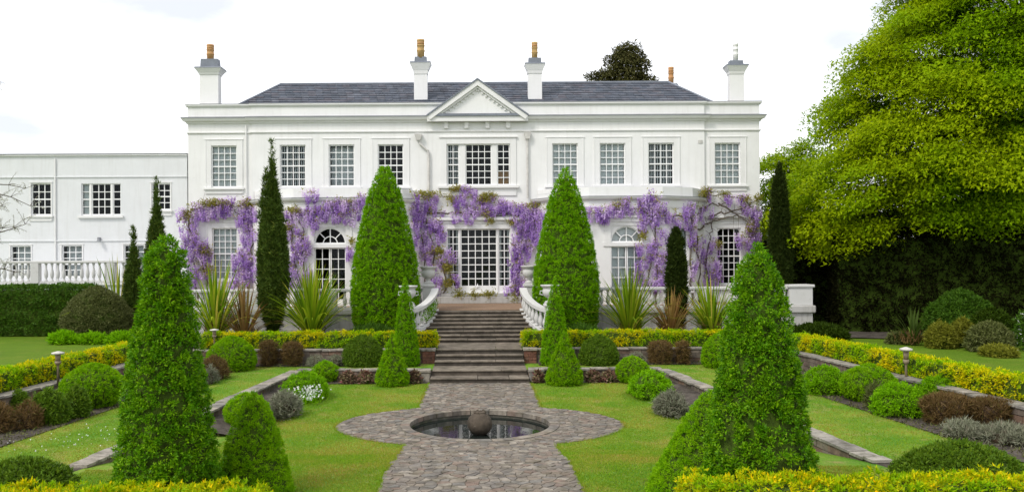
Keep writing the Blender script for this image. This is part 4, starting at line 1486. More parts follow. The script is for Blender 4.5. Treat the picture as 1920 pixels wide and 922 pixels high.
# drainpipes
q = MB()
q.tube([(hx(787), DH - .1, hz(262)), (hx(789), DH - .1, hz(270)), (hx(804), DH - .1, hz(283)), (hx(805), DH - .1, hz(292)), (hx(805), DH - .1, hz(370))], .055, 8)
q.frustum(hx(786), DH - .14, hz(263), hz(252), .1, .08, .18, .12)
q.build('drainpipe', 'pipe_paint', house)
q = MB().tube([(hx(990), DH - .1, hz(255)), (hx(990), DH - .1, hz(372))], .05, 8)
q.frustum(hx(990), DH - .12, hz(262), hz(250), .1, .08, .17, .11)
q.build('drainpipe', 'pipe_paint', house)
for px_ in (462, 1320):
    MB().tube([(hx(px_), DH + .06, hz(232)), (hx(px_), DH + .06, hz(540))], .035, 6).build('drainpipe', 'house_trim', house)
MB().boxf(mid, hx(1310), hx(1320) - .05, hz(271), hz(265), -.03, .01).build('air_brick', 'pipe_paint', house)

# bow-fronted bays on the ground floor
BZ = hz(381)


def bay(cpx, st_mid, st_side):
    cx_ = hx(cpx)
    pts = [(-4.16, 0), (-3.4, 1.15), (-1.75, 1.9), (1.75, 1.9), (3.4, 1.15), (4.16, 0)]
    P_ = [Vector((cx_ + a, DH + .0 - b)) for a, b in pts]
    b = MB()
    fns = []
    for A, B in zip(P_[:-1], P_[1:]):
        e = (B - A).normalized()
        n_ = Vector((-e.y, e.x))
        M = (A + B) / 2
        fns.append(((lambda M, e, n_: lambda u, w, v: (M.x + e.x * u + n_.x * w, M.y + e.y * u + n_.y * w, v))(M, e, n_), (B - A).length / 2, math.atan2(e.y, e.x)))
    k = (DH - 1.9) / F
    zt, zs, zd0, zd1 = H + (CY - 423) * k, H + (CY - 455) * k, ZT + .12, H + (CY - 463) * k
    hw_ = 29.5 * k
    opm = [(-hw_, hw_, zd0, zd1), (-hw_, hw_, zs - .02, zs + hw_ + .03)]
    ops_side = (-.5, .5, ZT + .6, H + (CY - 428) * k)
    for i, (fn, hl, rz) in enumerate(fns):
        wall_open(b, fn, -hl, hl, ZT - .05, BZ, opm if i == 2 else [ops_side] if i in (1, 3) else [])
    by_ = b.build('bay', 'house_paint', house)
    fn, hl, rz = fns[2]
    # arched fanlight: spandrels, rim, spokes, hub
    q = MB()
    arc = [(hw_ * math.cos(PI * i / 20), zs + hw_ * math.sin(PI * i / 20)) for i in range(21)]
    for i in range(20):
        (x0, y0), (x1, y1) = arc[i], arc[i + 1]
        q.quad(fn(x0, .03, y0), fn(x0, .03, zs + hw_ + .03), fn(x1, .03, zs + hw_ + .03), fn(x1, .03, y1))
        q.quad(fn(x0, .03, y0), fn(x1, .03, y1), fn(x1, .16, y1), fn(x0, .16, y0))
    q.build('spandrel', 'house_trim', by_)
    f = MB()
    for i in range(20):
        a0, a1 = PI * i / 20, PI * (i + 1) / 20
        for r0, r1 in ((hw_ * .93, hw_ * .999), (hw_ * .42, hw_ * .48)):
            f.hexa([fn(r0 * math.cos(a0), .07, zs + r0 * math.sin(a0)), fn(r1 * math.cos(a0), .07, zs + r1 * math.sin(a0)), fn(r1 * math.cos(a0), .14, zs + r1 * math.sin(a0)), fn(r0 * math.cos(a0), .14, zs + r0 * math.sin(a0)),
                    fn(r0 * math.cos(a1), .07, zs + r0 * math.sin(a1)), fn(r1 * math.cos(a1), .07, zs + r1 * math.sin(a1)), fn(r1 * math.cos(a1), .14, zs + r1 * math.sin(a1)), fn(r0 * math.cos(a1), .14, zs + r0 * math.sin(a1))])
    for a in (PI * .25, PI * .5, PI * .75):
        c_, s_ = math.cos(a), math.sin(a)
        p0, p1 = (0 if abs(a - PI / 2) < .1 else hw_ * .46), hw_ * .95
        t_ = .022
        f.hexa([fn(p0 * c_ + t_ * s_, .08, zs + p0 * s_ - t_ * c_), fn(p1 * c_ + t_ * s_, .08, zs + p1 * s_ - t_ * c_), fn(p1 * c_ + t_ * s_, .13, zs + p1 * s_ - t_ * c_), fn(p0 * c_ + t_ * s_, .13, zs + p0 * s_ - t_ * c_),
                fn(p0 * c_ - t_ * s_, .08, zs + p0 * s_ + t_ * c_), fn(p1 * c_ - t_ * s_, .08, zs + p1 * s_ + t_ * c_), fn(p1 * c_ - t_ * s_, .13, zs + p1 * s_ + t_ * c_), fn(p0 * c_ - t_ * s_, .13, zs + p0 * s_ + t_ * c_)])
    f.boxf(fn, -hw_, hw_, zs - .02, zs + .045, .05, .15)
    f.build('fanlight', 'sash_paint', by_)
    q = MB()
    for i in range(20):
        (x0, y0), (x1, y1) = arc[i], arc[i + 1]
        q.quad(fn(0, .11, zs), fn(x0, .11, y0), fn(x1, .11, y1))
    stuff(q.build('fanlight_glass', 'glass', by_))
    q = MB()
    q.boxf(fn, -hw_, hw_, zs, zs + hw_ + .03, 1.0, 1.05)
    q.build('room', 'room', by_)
    if st_mid == 'blind':
        MB().boxf(fn, -hw_ + .05, hw_ - .05, zs + .05, zs + hw_, .2, .21).build('blind', 'blind', by_)
    # the pair of glazed doors
    for a, c in ((-hw_, -.012), (.012, hw_)):
        window(house, fn, rz, a, c, zd0, zd1, 2, 5, st_mid, objs=False, meeting=False, archi=0, sill=False, rail=.14, foot=.06)
    t = MB()
    t.boxf(fn, -hw_ - .35, hw_ + .35, zd1 + .001, zs - .021, -.05, .14)
    t.boxf(fn, -hw_ - .3, -hw_ - .001, zs - .02, zs + hw_ + .2, -.04, .02).boxf(fn, hw_ + .001, hw_ + .3, zs - .02, zs + hw_ + .2, -.04, .02).boxf(fn, -hw_ - .3, hw_ + .3, zs + hw_ + .201, zs + hw_ + .4, -.04, .02)
    t.boxf(fn, -hw_ - .38, hw_ + .38, zs + hw_ + .401, zs + hw_ + .48, -.1, .02)
    t.build('door_surround', 'house_trim', by_, bevel=.008)
    for i in (1, 3):
        fn, hl, rz = fns[i]
        window(house, fn, rz, *ops_side, 3, 6, st_side, objs=False, archi=.15)
    # mouldings round the bay and its lead roof
    pl_ = []
    n_ = len(P_)
    for i, p in enumerate(P_):
        ns = []
        if i > 0:
            e = (P_[i] - P_[i - 1]).normalized()
            ns.append(Vector((e.y, -e.x)))
        if i < n_ - 1:
            e = (P_[i + 1] - P_[i]).normalized()
            ns.append(Vector((e.y, -e.x)))
        v = sum(ns, Vector((0, 0)))
        v = v / max(v.dot(ns[0]), 1e-6)
        pl_.append((p.x, p.y, v.x, v.y))
    MB().extrude([(-.05, BZ - .35), (.03, BZ - .35), (.03, BZ - .03), (.12, BZ), (.2, BZ + .08), (.22, BZ + .14), (-.05, BZ + .16)], pl_).build('bay_cornice', 'house_trim', by_)
    MB().extrude([(-.3, BZ + .161), (.23, BZ + .145), (.23, BZ + .17), (-.3, BZ + .21)], pl_).build('bay_flashing', 'gutter_lead', by_)
    MB().extrude([(-.3, BZ + .2), (-.12, BZ + .2), (-.12, BZ + .62), (-.3, BZ + .62)], pl_).build('blocking_course', 'house_paint', by_)
    rf = MB()
    n0 = len(rf.v)
    rf.v += [(p.x, p.y + .2, BZ + .4) for p in P_]
    rf.f.append(tuple(range(n0, n0 + len(P_))))
    rf.build('bay_roof', 'lead', by_)


bay(632, 'dark', 'dark')
bay(1162, 'blind', 'blind')

# ------------------------------------------------------------------ the lower wing on the left
DW = 44.0
KW = DW / F


def wx(px):
    return (px - CX) * KW


def wz(px, py):
    return at(px, py, DW).z


wing = thing('house_wing', 'lower flat roofed white wing joined to the left end of the house', 'building', (-21, DW, ZT))
fw = frame_at(DW)
X0, X1 = wx(-70), wx(352)
TOP = H + (CY - 286) * KW
wops = [(wx(59), wx(96), wz(77, 404), wz(77, 344)), (wx(153), wx(227), wz(190, 404), wz(190, 344)), (wx(285), wx(320), wz(300, 394), wz(300, 344)),
        (wx(20), wx(58), wz(40, 520), wz(40, 461)), (wx(116), wx(154), wz(135, 520), wz(135, 460)), (wx(232), wx(270), wz(250, 520), wz(250, 459))]
m = MB()
wall_open(m, fw, X0, X1, Z2, TOP, wops)
m.quad((X0, DW, Z2), (X0, DW + 9, Z2), (X0, DW + 9, TOP), (X0, DW, TOP)).quad((X0, DW, TOP), (X1, DW, TOP), (X1, DW + 9, TOP), (X0, DW + 9, TOP)).quad((X0, DW + 9, Z2), (X1, DW + 9, Z2), (X1, DW + 9, TOP), (X0, DW + 9, TOP))
m.build('wall', 'wing_paint', wing)
a_ = dict(archi=.05, bar=.04)
window(wing, fw, 0, *wops[0], 3, 4, 'dark', **a_)
o = wops[1]
w3 = (o[1] - o[0])
window(wing, fw, 0, o[0], o[0] + w3 * .21, o[2], o[3], 1, 4, 'blind', archi=0, sill=False)
window(wing, fw, 0, o[0] + w3 * .25, o[0] + w3 * .75, o[2], o[3], 3, 4, 'dark', archi=0, sill=False)
window(wing, fw, 0, o[0] + w3 * .79, o[1], o[2], o[3], 1, 4, 'dark', archi=0, sill=False)
MB().boxf(fw, o[0] + w3 * .211, o[0] + w3 * .249, o[2], o[3], .03, .16).boxf(fw, o[0] + w3 * .751, o[0] + w3 * .789, o[2], o[3], .03, .16).boxf(fw, o[0] - .15, o[1] + .15, o[2] - .13, o[2] - .001, -.12, .1).build('window_surround', 'house_trim', wing)
window(wing, fw, 0, *wops[2], 3, 4, 'dark', **a_)
for o in wops[3:]:
    window(wing, fw, 0, *o, 3, 5, 'grey', archi=.05, bar=.04, sill=False)
for py_, hgt, out in ((288, .12, .1), (331, .05, .05), (450, .06, .05)):
    z = H + (CY - py_ + 4) * KW
    MB().boxf(fw, X0 - .02, X1, z - hgt, z, -out, .05).build('string_course', 'wing_paint' if py_ > 300 else 'house_trim', wing)
MB().boxf(fw, X0 - .05, X1, TOP + .001, TOP + .05, -.12, .2).build('roof_edge', 'gutter_lead', wing)
MB().tube([(wx(105), DW - .05, TOP - .2), (wx(105), DW - .05, 2.6)], .04, 6).build('drainpipe', 'house_trim', wing)
q = MB().boxf(fw, wx(187) - .06, wx(187) + .06, wz(187, 447) - .06, wz(187, 447) + .06, -.15, .02).lathe(wx(189), DW - .22, [(wz(187, 450) - .08, .12), (wz(187, 450) + .1, .05)], 10)
q.build('flood_light', 'gutter_lead', wing)
wt = thing('wing_terrace', 'raised white terrace wall in front of the left wing', 'wall', (-19, 41.2, Z2))
MB().box(-26, -15.2, 41.0, 43.9, Z2 - .1, 2.92).build('wall', 'wing_paint', wt)
MB().box(-26.02, -15.15, 40.9, 41.1, 2.921, 3.0).build('coping', 'house_trim', wt)
balustrade('slim white balustrade on the raised terrace before the left wing', -26, -15.3, 41.05, 3.0, 4.14, [-24.9, -22.2, -18.4], 0.29)

# ------------------------------------------------------------------ wisteria on the house
BAYP = [(-4.16, 0), (-3.4, 1.15), (-1.75, 1.9), (1.75, 1.9), (3.4, 1.15), (4.16, 0)]


def wall_d(px):
    """depth of the ground-floor wall seen at a photo column"""
    best = DH
    for c in (632, 1162):
        cx_ = hx(c)
        for _ in range(1):
            for k in range(40):
                d = DH - 1.9 + 1.9 * k / 39
                x = (px - CX) * d / F - cx_
                if abs(x) < 4.16:
                    p = np.interp(x, [q[0] for q in BAYP], [q[1] for q in BAYP])
                    if DH - p <= d:
                        return min(best, DH - p)
    return best


WIS = [
    ('wisteria with lilac trusses on the wall round the far left ground floor window', [
        (358, 398, 22, 14), (395, 390, 38, 13), (432, 388, 34, 14), (470, 390, 18, 14), (352, 432, 14, 22), (366, 455, 22, 22), (350, 470, 10, 14), (372, 498, 20, 22), (362, 525, 14, 16), (455, 412, 18, 12), (466, 440, 14, 18), (455, 482, 20, 18), (470, 500, 14, 22), (452, 518, 18, 16), (442, 536, 12, 8), (380, 470, 14, 14)],
     [(398, 380, 28, 5), (350, 402, 8, 10), (468, 382, 18, 6), (385, 470, 10, 8), (388, 505, 9, 10)],
     [[(392, 575), (388, 520), (372, 470), (352, 430), (362, 392), (400, 384), (450, 386), (485, 380)], [(462, 575), (466, 510), (474, 455), (462, 410), (430, 388)], [(372, 560), (366, 500), (352, 440)]]),
    ('wisteria trailing along the left bay above the arched dark doors', [
        (580, 366, 17, 9), (542, 402, 14, 9), (566, 402, 18, 10), (590, 398, 18, 10), (612, 392, 18, 12), (635, 384, 20, 12), (658, 380, 16, 10), (674, 372, 12, 10), (640, 404, 18, 9), (665, 398, 10, 8), (590, 418, 13, 8), (560, 450, 14, 16), (572, 462, 9, 10), (556, 478, 15, 14), (546, 510, 14, 20), (572, 512, 10, 8), (558, 530, 8, 8), (660, 468, 6, 14), (550, 430, 10, 10)],
     [(550, 392, 10, 4), (540, 425, 6, 6), (660, 450, 4, 5)],
     [[(556, 575), (556, 500), (545, 440), (548, 405), (600, 396), (650, 388), (690, 372)], [(572, 575), (566, 500), (572, 450), (560, 410)]]),
    ('wisteria hanging over the garden door from the left yew to the drainpipe', [
        (795, 378, 26, 12), (782, 400, 14, 18), (808, 402, 24, 16), (788, 425, 18, 16), (815, 428, 16, 16), (796, 452, 20, 16), (826, 440, 10, 10), (800, 480, 16, 14), (838, 480, 14, 11), (820, 512, 12, 18), (853, 526, 7, 10), (868, 362, 22, 10), (880, 378, 28, 12), (898, 396, 28, 11), (866, 404, 20, 9), (925, 380, 14, 10), (812, 540, 14, 10)],
     [(800, 364, 22, 5), (852, 354, 8, 5), (905, 372, 10, 6), (820, 470, 10, 8), (838, 500, 9, 10), (840, 530, 8, 8), (912, 398, 6, 5), (860, 552, 10, 7), (888, 552, 10, 6), (920, 414, 7, 4), (845, 372, 6, 6)],
     [[(818, 572), (808, 520), (816, 470), (800, 420), (806, 384)], [(806, 400), (850, 400), (905, 402), (960, 402)], [(830, 572), (836, 520), (824, 470), (812, 430)], [(800, 570), (796, 500), (790, 440)], [(835, 562), (870, 562), (905, 556), (930, 560)]]),
    ('wisteria thick with lilac trusses between garden door and right yew', [
        (938, 386, 20, 10), (962, 392, 22, 12), (985, 392, 20, 14), (1006, 400, 14, 16), (975, 418, 20, 14), (1000, 425, 16, 18), (985, 445, 20, 16), (965, 468, 10, 16), (985, 470, 16, 16), (970, 496, 14, 18), (968, 522, 12, 16), (962, 545, 12, 12), (978, 540, 10, 14)],
     [(918, 366, 12, 5), (1000, 384, 12, 4), (960, 416, 8, 4), (965, 558, 12, 8), (918, 552, 11, 7)],
     [[(980, 574), (972, 520), (978, 470), (990, 430), (998, 396)], [(968, 574), (962, 510), (972, 460), (1000, 420)], [(990, 404), (940, 400)]]),
    ('wisteria with violet trusses along the right bay beside the pale arched doors', [
        (1112, 402, 14, 10), (1132, 398, 18, 12), (1155, 392, 18, 12), (1180, 384, 18, 11), (1205, 388, 14, 12), (1226, 370, 16, 11), (1236, 384, 12, 12), (1214, 402, 18, 12), (1232, 405, 12, 12), (1262, 402, 14, 10), (1280, 412, 12, 12), (1207, 420, 10, 10), (1240, 436, 10, 8), (1205, 466, 13, 10), (1232, 465, 14, 14), (1228, 484, 14, 10), (1204, 500, 12, 16), (1198, 518, 12, 12), (1238, 512, 14, 16), (1246, 490, 10, 14), (1222, 526, 24, 8)],
     [(1204, 440, 6, 8), (1160, 385, 8, 3)],
     [[(1232, 575), (1234, 510), (1230, 450), (1226, 405), (1190, 390), (1110, 400)], [(1226, 400), (1270, 406), (1300, 410)], [(1222, 575), (1215, 520), (1228, 470)]]),
    ('wisteria with bare twisted stems right of the small dark cypress', [
        (1300, 392, 16, 9), (1322, 398, 14, 9), (1296, 405, 10, 9), (1302, 432, 8, 12), (1306, 450, 14, 10), (1312, 470, 14, 10), (1340, 458, 10, 9), (1334, 492, 16, 12), (1340, 512, 12, 8), (1298, 500, 7, 14), (1346, 528, 10, 6), (1330, 520, 10, 8)],
     [(1322, 364, 8, 10), (1348, 460, 5, 5)],
     [[(1314, 575), (1312, 500), (1306, 440), (1296, 412), (1312, 392)], [(1298, 575), (1295, 500), (1297, 440), (1302, 400)], [(1335, 575), (1325, 500), (1330, 450), (1336, 420), (1332, 400)], [(1308, 430), (1332, 416), (1360, 408), (1395, 398)], [(1312, 392), (1340, 384), (1372, 378)]]),
    ('wisteria with sparse trusses framing the window at the far right corner', [
        (1330, 362, 10, 5), (1362, 372, 12, 5), (1385, 372, 16, 7), (1396, 392, 10, 8), (1412, 400, 12, 12), (1406, 424, 12, 12), (1416, 412, 8, 12), (1388, 446, 8, 8), (1400, 460, 10, 8), (1418, 452, 10, 12), (1410, 440, 10, 10)],
     [(1326, 358, 8, 5), (1358, 364, 10, 4), (1420, 372, 6, 6), (1400, 372, 8, 5), (1408, 432, 7, 12)],
     [[(1424, 575), (1412, 500), (1410, 440), (1416, 400), (1400, 376), (1350, 364), (1325, 366)], [(1335, 405), (1370, 396), (1400, 388), (1424, 372)], [(1345, 380), (1380, 402), (1402, 416)], [(1428, 560), (1420, 480), (1408, 420)]]),
]
for label, blobs, lvs, vines in WIS:
    x0, y0 = vines[0][0]
    base = at(x0, y0, wall_d(x0))
    t = thing('wisteria', label, 'wisteria', (base.x, base.y - .2, ZT))
    V_, n_ = [], 0
    PB, DB, LB, AB = [], [], [], []
    for (bx, by_, rx, ry) in blobs:
        cnt = int(rx * ry * 0.048) + 2
        for _ in range(cnt):
            a, rr = random.uniform(0, 2 * PI), math.sqrt(random.random())
            px, py = bx + rx * 1.15 * rr * math.cos(a), by_ + ry * 1.1 * rr * math.sin(a) - 7
            d = wall_d(px) - random.uniform(0.06, 0.32)
            p = at(px, py, d)
            hue_ = random.uniform(0, .6)
            ln = random.uniform(0.3, 0.68)
            k = int(50 + 90 * ln)
            tt = rng.random(k) ** 0.8
            rad = 0.105 * (1 - 0.8 * tt) + 0.008
            th = rng.random(k) * 2 * PI
            sway = rng.normal(0, .05, 2)
            pts = np.stack([p.x + rad * np.cos(th) + sway[0] * tt, p.y + rad * np.sin(th) + sway[1] * tt, p.z - ln * tt], 1)
            dr = unit(np.stack([np.cos(th), np.sin(th), rng.normal(-.35, .5, k)], 1))
            PB.append(pts)
            DB.append(dr)
            LB.append(rng.uniform(.045, .08, k))
            AB.append(np.clip(hue_ + .18 * (1 - tt), 0, .8))
    P_, D_, L_ = np.concatenate(PB), np.concatenate(DB), np.concatenate(LB)
    V, Fq = leaf_quads(P_, D_, L_, L_ * 0.85)
    bo = stuff(qobj('blossom', V, Fq, 'wisteria_petal', t))
    bo.data.attributes.new('bloom_age', 'FLOAT', 'FACE').data.foreach_set('value', np.concatenate(AB).astype(np.float32))
    PB, DB = [], []
    for (bx, by_, rx, ry) in lvs + [(b[0], b[1] - b[3] * .6, b[2] * .9, b[3] * .5) for b in blobs]:
        k = int(rx * ry * (1.0 if (bx, by_, rx, ry) in lvs else 0.08)) + 3
        for _ in range(k):
            px, py = random.gauss(bx, rx * .6), random.gauss(by_, ry * .6)
            p = at(px, py, wall_d(px) - random.uniform(.06, .38))
            for q_ in range(3):
                PB.append((p.x + random.gauss(0, .05), p.y + random.gauss(0, .04), p.z + random.gauss(0, .05)))
                DB.append((random.gauss(0, .8), random.gauss(-.3, .5), random.gauss(-.1, .7)))
    P_, D_ = np.array(PB), unit(np.array(DB))
    V, Fq = leaf_quads(P_, D_, rng.uniform(.1, .2, len(P_)), rng.uniform(.035, .06, len(P_)))
    stuff(qobj('leaves', V, Fq, 'wisteria_leaf', t))
    m = MB()
    for v in vines:
        pts = []
        for (a, b), (c, d_) in zip(v[:-1], v[1:]):
            for i in range(5):
                f = i / 5
                px, py = a + (c - a) * f + random.gauss(0, 2.0), b + (d_ - b) * f + random.gauss(0, 1.5)
                p = at(px, py, wall_d(px) - .09 - random.uniform(0, .05))
                pts.append(Vector((p.x, p.y, max(p.z, ZT))))
        p = at(*v[-1], wall_d(v[-1][0]) - .08)
        pts.append(p)
        n_ = len(pts)
        m.tube(pts, [.042 * (1 - .72 * i / n_) + .004 for i in range(n_)], 6)
        for i in range(2, n_ - 1, 2):      # side shoots
            q0 = pts[i]
            e = Vector((random.uniform(-1, 1), -.05, random.uniform(-.4, .9))).normalized()
            l = random.uniform(.25, .8)
            m.tube([q0, q0 + e * l * .5 + Vector((0, -.05, 0)), q0 + e * l + Vector((0, -.03, -.08))], [.012, .008, .004], 5)
    m.build('stem', 'vine_bark', t)

# ------------------------------------------------------------------ the clipped yews, cones, obelisks
KW_YEW = dict(dens=85, per=17, rad=0.085, L=0.065, W=0.03, amp=0.010, up=0.35, spread=0.75)
for pc_, w_px, top, seed, nm in ((722, 134, 300, 5, 'left'), (1061, 130, 308, 6, 'right')):
    R_ = w_px / 2 * 34 / F
    zt_ = at(pc_, top, 34).z
    topiary('clipped_yew', 'giant bullet shaped clipped yew standing %s of the upper steps' % nm, 'yew', ((pc_ - CX) * 34 / F, 34.0, Z2), YEW, R_, zt_ - Z2, 'yew', 'giant clipped yews', seed=seed, **KW_YEW)
KS = dict(dens=230, per=16, rad=0.05, L=0.042, W=0.018, amp=0.012, up=0.3)
px_shrub('clipped_cone', 'small broad clipped cone at the foot of the steps, left one', 'topiary', 701, 770, 617, 717, 0.0, CONE, 'clipped', d=27.0, group='small clipped cones', seed=8, **KS)
px_shrub('clipped_cone', 'small broad clipped cone at the foot of the steps, right one', 'topiary', 1021, 1096, 614, 716, 0.0, CONE, 'clipped', d=27.0, group='small clipped cones', seed=9, **KS)
px_shrub('clipped_spire', 'slender tall clipped cone behind the small cone left of the steps', 'topiary', 732, 789, 517, 684, Z1, TALL, 'yew', d=29.1, group='slender clipped cones', seed=10, **KS)
px_shrub('clipped_spire', 'slender tall clipped cone behind the small cone right of the steps', 'topiary', 1011, 1071, 517, 684, Z1, TALL, 'yew', d=29.1, group='slender clipped cones', seed=11, **KS)
KN = dict(dens=420, per=16, rad=0.038, L=0.030, W=0.013, amp=0.018, up=0.3)
topiary('clipped_cone', 'bright clipped cone beside the left box obelisk at the front', 'topiary', ((475 - CX) * 13.3 / F, 13.3, zg(13.3)), [(0, .98), (.06, 1), (.35, .83), (.65, .60), (.82, .41), (.92, .27), (.97, .16), (1, .04)], 0.66, 1.73, 'clipped', 'small clipped cones', seed=12, **KN)
topiary('clipped_cone', 'broad bright clipped cone half hidden by the right box obelisk', 'topiary', ((1328 - CX) * 13.3 / F, 13.3, zg(13.3)), [(0, 1), (.1, .93), (.3, .77), (.5, .60), (.7, .42), (.85, .28), (.95, .15), (1, .03)], 1.04, 1.70, 'clipped', 'small clipped cones', seed=13, **KN)
KO = dict(dens=165, per=20, rad=0.062, L=0.042, W=0.025, amp=0.05, up=0.35, spread=0.9)
topiary('box_obelisk', 'tall leafy box obelisk in the left foreground, broad at its foot', 'topiary', ((311 - CX) * 12.3 / F, 12.3, .34), [(0, 1), (.113, .94), (.32, .83), (.532, .70), (.745, .52), (.86, .45), (.928, .39), (.965, .28), (.988, .17), (1, .03)], 0.85, 4.28, 'box', 'box obelisks', seed=14, **KO)
topiary('box_obelisk', 'tall leafy box obelisk in the right foreground before the far house corner', 'topiary', ((1421 - CX) * 12.3 / F, 12.3, .34), [(0, 1), (.157, .91), (.32, .83), (.52, .69), (.716, .55), (.83, .45), (.91, .37), (.955, .27), (.985, .16), (1, .03)], 0.93, 4.07, 'box', 'box obelisks', seed=15, **KO)

# balls and mounds in the beds of the sunken lawn
KB = dict(dens=300, per=14, rad=0.042, L=0.038, W=0.016, amp=0.014)
KM = dict(dens=130, per=20, rad=0.085, L=0.05, W=0.026, amp=0.09, spread=0.95)
KL = dict(dens=260, per=10, rad=0.10, L=0.10, W=0.016, amp=0.07, up=0.9, spread=0.6)
px_shrub('clipped_ball', 'round clipped ball behind the bright cone at the left front', 'topiary', 418, 508, 732, 792, 0.0, BALL, 'clipped', d=20.6, group='clipped balls', seed=16, **KB)
px_shrub('clipped_ball', 'round clipped ball at the far left corner of the sunken lawn', 'topiary', 582, 638, 673, 718, 0.0, BALL, 'clipped', group='clipped balls', seed=17, **KB)
px_shrub('clipped_ball', 'round clipped ball at the far right corner of the sunken lawn', 'topiary', 1152, 1220, 664, 720, 0.0, BALL, 'clipped', group='clipped balls', seed=18, **KB)
px_shrub('green_mound', 'bright green mound with white flowers at its foot, left bed', 'shrub', 525, 618, 692, 746, 0.0, MOUND, 'bright_mound', d=24.6, group='bright green mounds', ry=1.1, seed=19, **KM)
px_shrub('green_mound', 'bright green mound below the low wall, right bed of the sunken lawn', 'shrub', 1176, 1264, 690, 746, 0.0, MOUND, 'bright_mound', d=24.6, group='bright green mounds', ry=1.2, seed=20, **KM)
px_shrub('lavender_bush', 'grey green lavender cushion in the bed left of the pond', 'lavender', 500, 568, 728, 784, 0.0, MOUND, 'lavender', d=21.8, group='lavender cushions', ry=.8, seed=21, **KL)
px_shrub('lavender_bush', 'grey green lavender cushion in the bed right of the pond', 'lavender', 1222, 1294, 728, 782, 0.0, MOUND, 'lavender', d=21.8, group='lavender cushions', ry=.8, seed=22, **KL)
# white flowers at the left mound
p = at(578, 742, 23.7)
t = thing('white_flowers', 'clump of small white flowers before the left green mound', 'flowers', (p.x, p.y, 0))
n = 170
P = np.stack([rng.normal(p.x, .2, n), rng.normal(p.y - .05, .25, n), rng.uniform(.15, .5, n)], 1)
V, Fq = leaf_quads(P, unit(rng.normal(size=(n, 3)) + np.array([0, -.5, .8])), .07, .06)
stuff(qobj('blossom', V, Fq, 'white_flower', t))
n = 500
P = np.stack([rng.normal(p.x, .22, n), rng.normal(p.y, .25, n), rng.uniform(0, .25, n)], 1)
V, Fq = leaf_quads(P, unit(rng.normal(size=(n, 3)) * .5 + np.array([0, 0, 1])), .18, .02)
stuff(qobj('leaves', V, Fq, 'bright_mound', t))

# bed along the foot of the low wall beside the steps
for s, nm, xs in ((-1, 'left', [(637, 668), (669, 702), (768, 790)]), (1, 'right', [(1000, 1020), (1096, 1126), (1127, 1156)])):
    for k, (a, b) in enumerate(xs):
        where = {(-1, 0): 'next to the far left clipped ball', (-1, 1): 'just left of the small left cone', (-1, 2): 'between the small left cone and the steps', (1, 0): 'between the steps and the small right cone', (1, 1): 'just right of the small right cone', (1, 2): 'next to the far right clipped ball'}[(s, k)]
        px_shrub('bedding_plant', 'low red leaved bedding plant ' + where, 'bedding plant', a, b, 693, 716, 0.02, MOUND, 'heuchera', d=27.4, group='red leaved bedding', ry=.22, seed=30 + k, dens=240, per=5, rad=.06, L=.10, W=.08, amp=.15, stem=False)

# shrubs on the narrow strip under the golden hedge
px_shrub('dark_dome', 'dark green clipped dome under the golden hedge behind the left small cone', 'shrub', 640, 722, 624, 682, Z1, DOME, 'dark_box', d=29.1, group='dark clipped domes', ry=.55, seed=23, dens=300, per=8, rad=.05, L=.055, W=.03, amp=.03)
px_shrub('dark_dome', 'dark green clipped dome under the golden hedge behind the right small cone', 'shrub', 1083, 1163, 624, 682, Z1, DOME, 'dark_box', d=29.1, group='dark clipped domes', ry=.55, seed=24, dens=300, per=8, rad=.05, L=.055, W=.03, amp=.03)
KR = dict(dens=300, per=8, rad=0.09, L=0.10, W=0.014, amp=0.05, up=0.9, spread=0.5)
BRW = [(0, .8), (.3, .9), (.7, 1), (.9, .92), (1, .5), (1.0, .02)]
for a, b, tp, lab in ((486, 522, 638, 'brown dry shrub next to the large clipped dome under the left hedge'), (526, 570, 640, 'broader brown dry shrub under the middle of the left golden hedge'), (1212, 1264, 637, 'brown dry shrub under the right golden hedge, the wider one'), (1266, 1294, 640, 'narrow brown dry shrub under the right golden hedge')):
    px_shrub('brown_shrub', lab, 'shrub', a, b, tp, 683, Z1, BRW, 'brown_shrub', d=29.2, group='brown dry shrubs', seed=a, ry=.42, **KR)
for a, b, tp, lab in ((572, 612, 661, 'small grey cushion plant beside the broad brown shrub, left hedge'), (610, 648, 662, 'small grey cushion plant against the left dark dome'), (1172, 1214, 656, 'small grey cushion plant between right dark dome and brown shrub')):
    px_shrub('grey_cushion', lab, 'shrub', a, b, tp, 683, Z1, MOUND, 'lavender', d=29.1, group='grey cushions', seed=a, ry=.35, dens=300, per=8, rad=.07, L=.07, W=.014, amp=.07, up=.7)
px_shrub('clipped_dome', 'wide clipped green dome left of the brown shrubs below the sword leaved plants', 'topiary', 386, 482, 627, 686, Z1, DOME, 'clipped', d=28.3, group='clipped domes', seed=25, **KB)
px_shrub('clipped_dome', 'clipped green dome behind the right box obelisk', 'topiary', 1314, 1404, 617, 684, Z1, DOME, 'clipped', d=28.3, group='clipped domes', seed=26, **KB)
px_shrub('heather', 'buff brown heather bush beyond the left box obelisk', 'shrub', 372, 432, 662, 704, Z1, MOUND, 'brown_shrub', d=26.2, group='heathers', seed=27, ry=.6, **KR)
px_shrub('grey_cushion', 'grey green cushion plant in front of the buff heather', 'shrub', 382, 408, 684, 708, Z1, MOUND, 'lavender', d=25.2, group='grey cushions', seed=28, ry=.4, **KR)

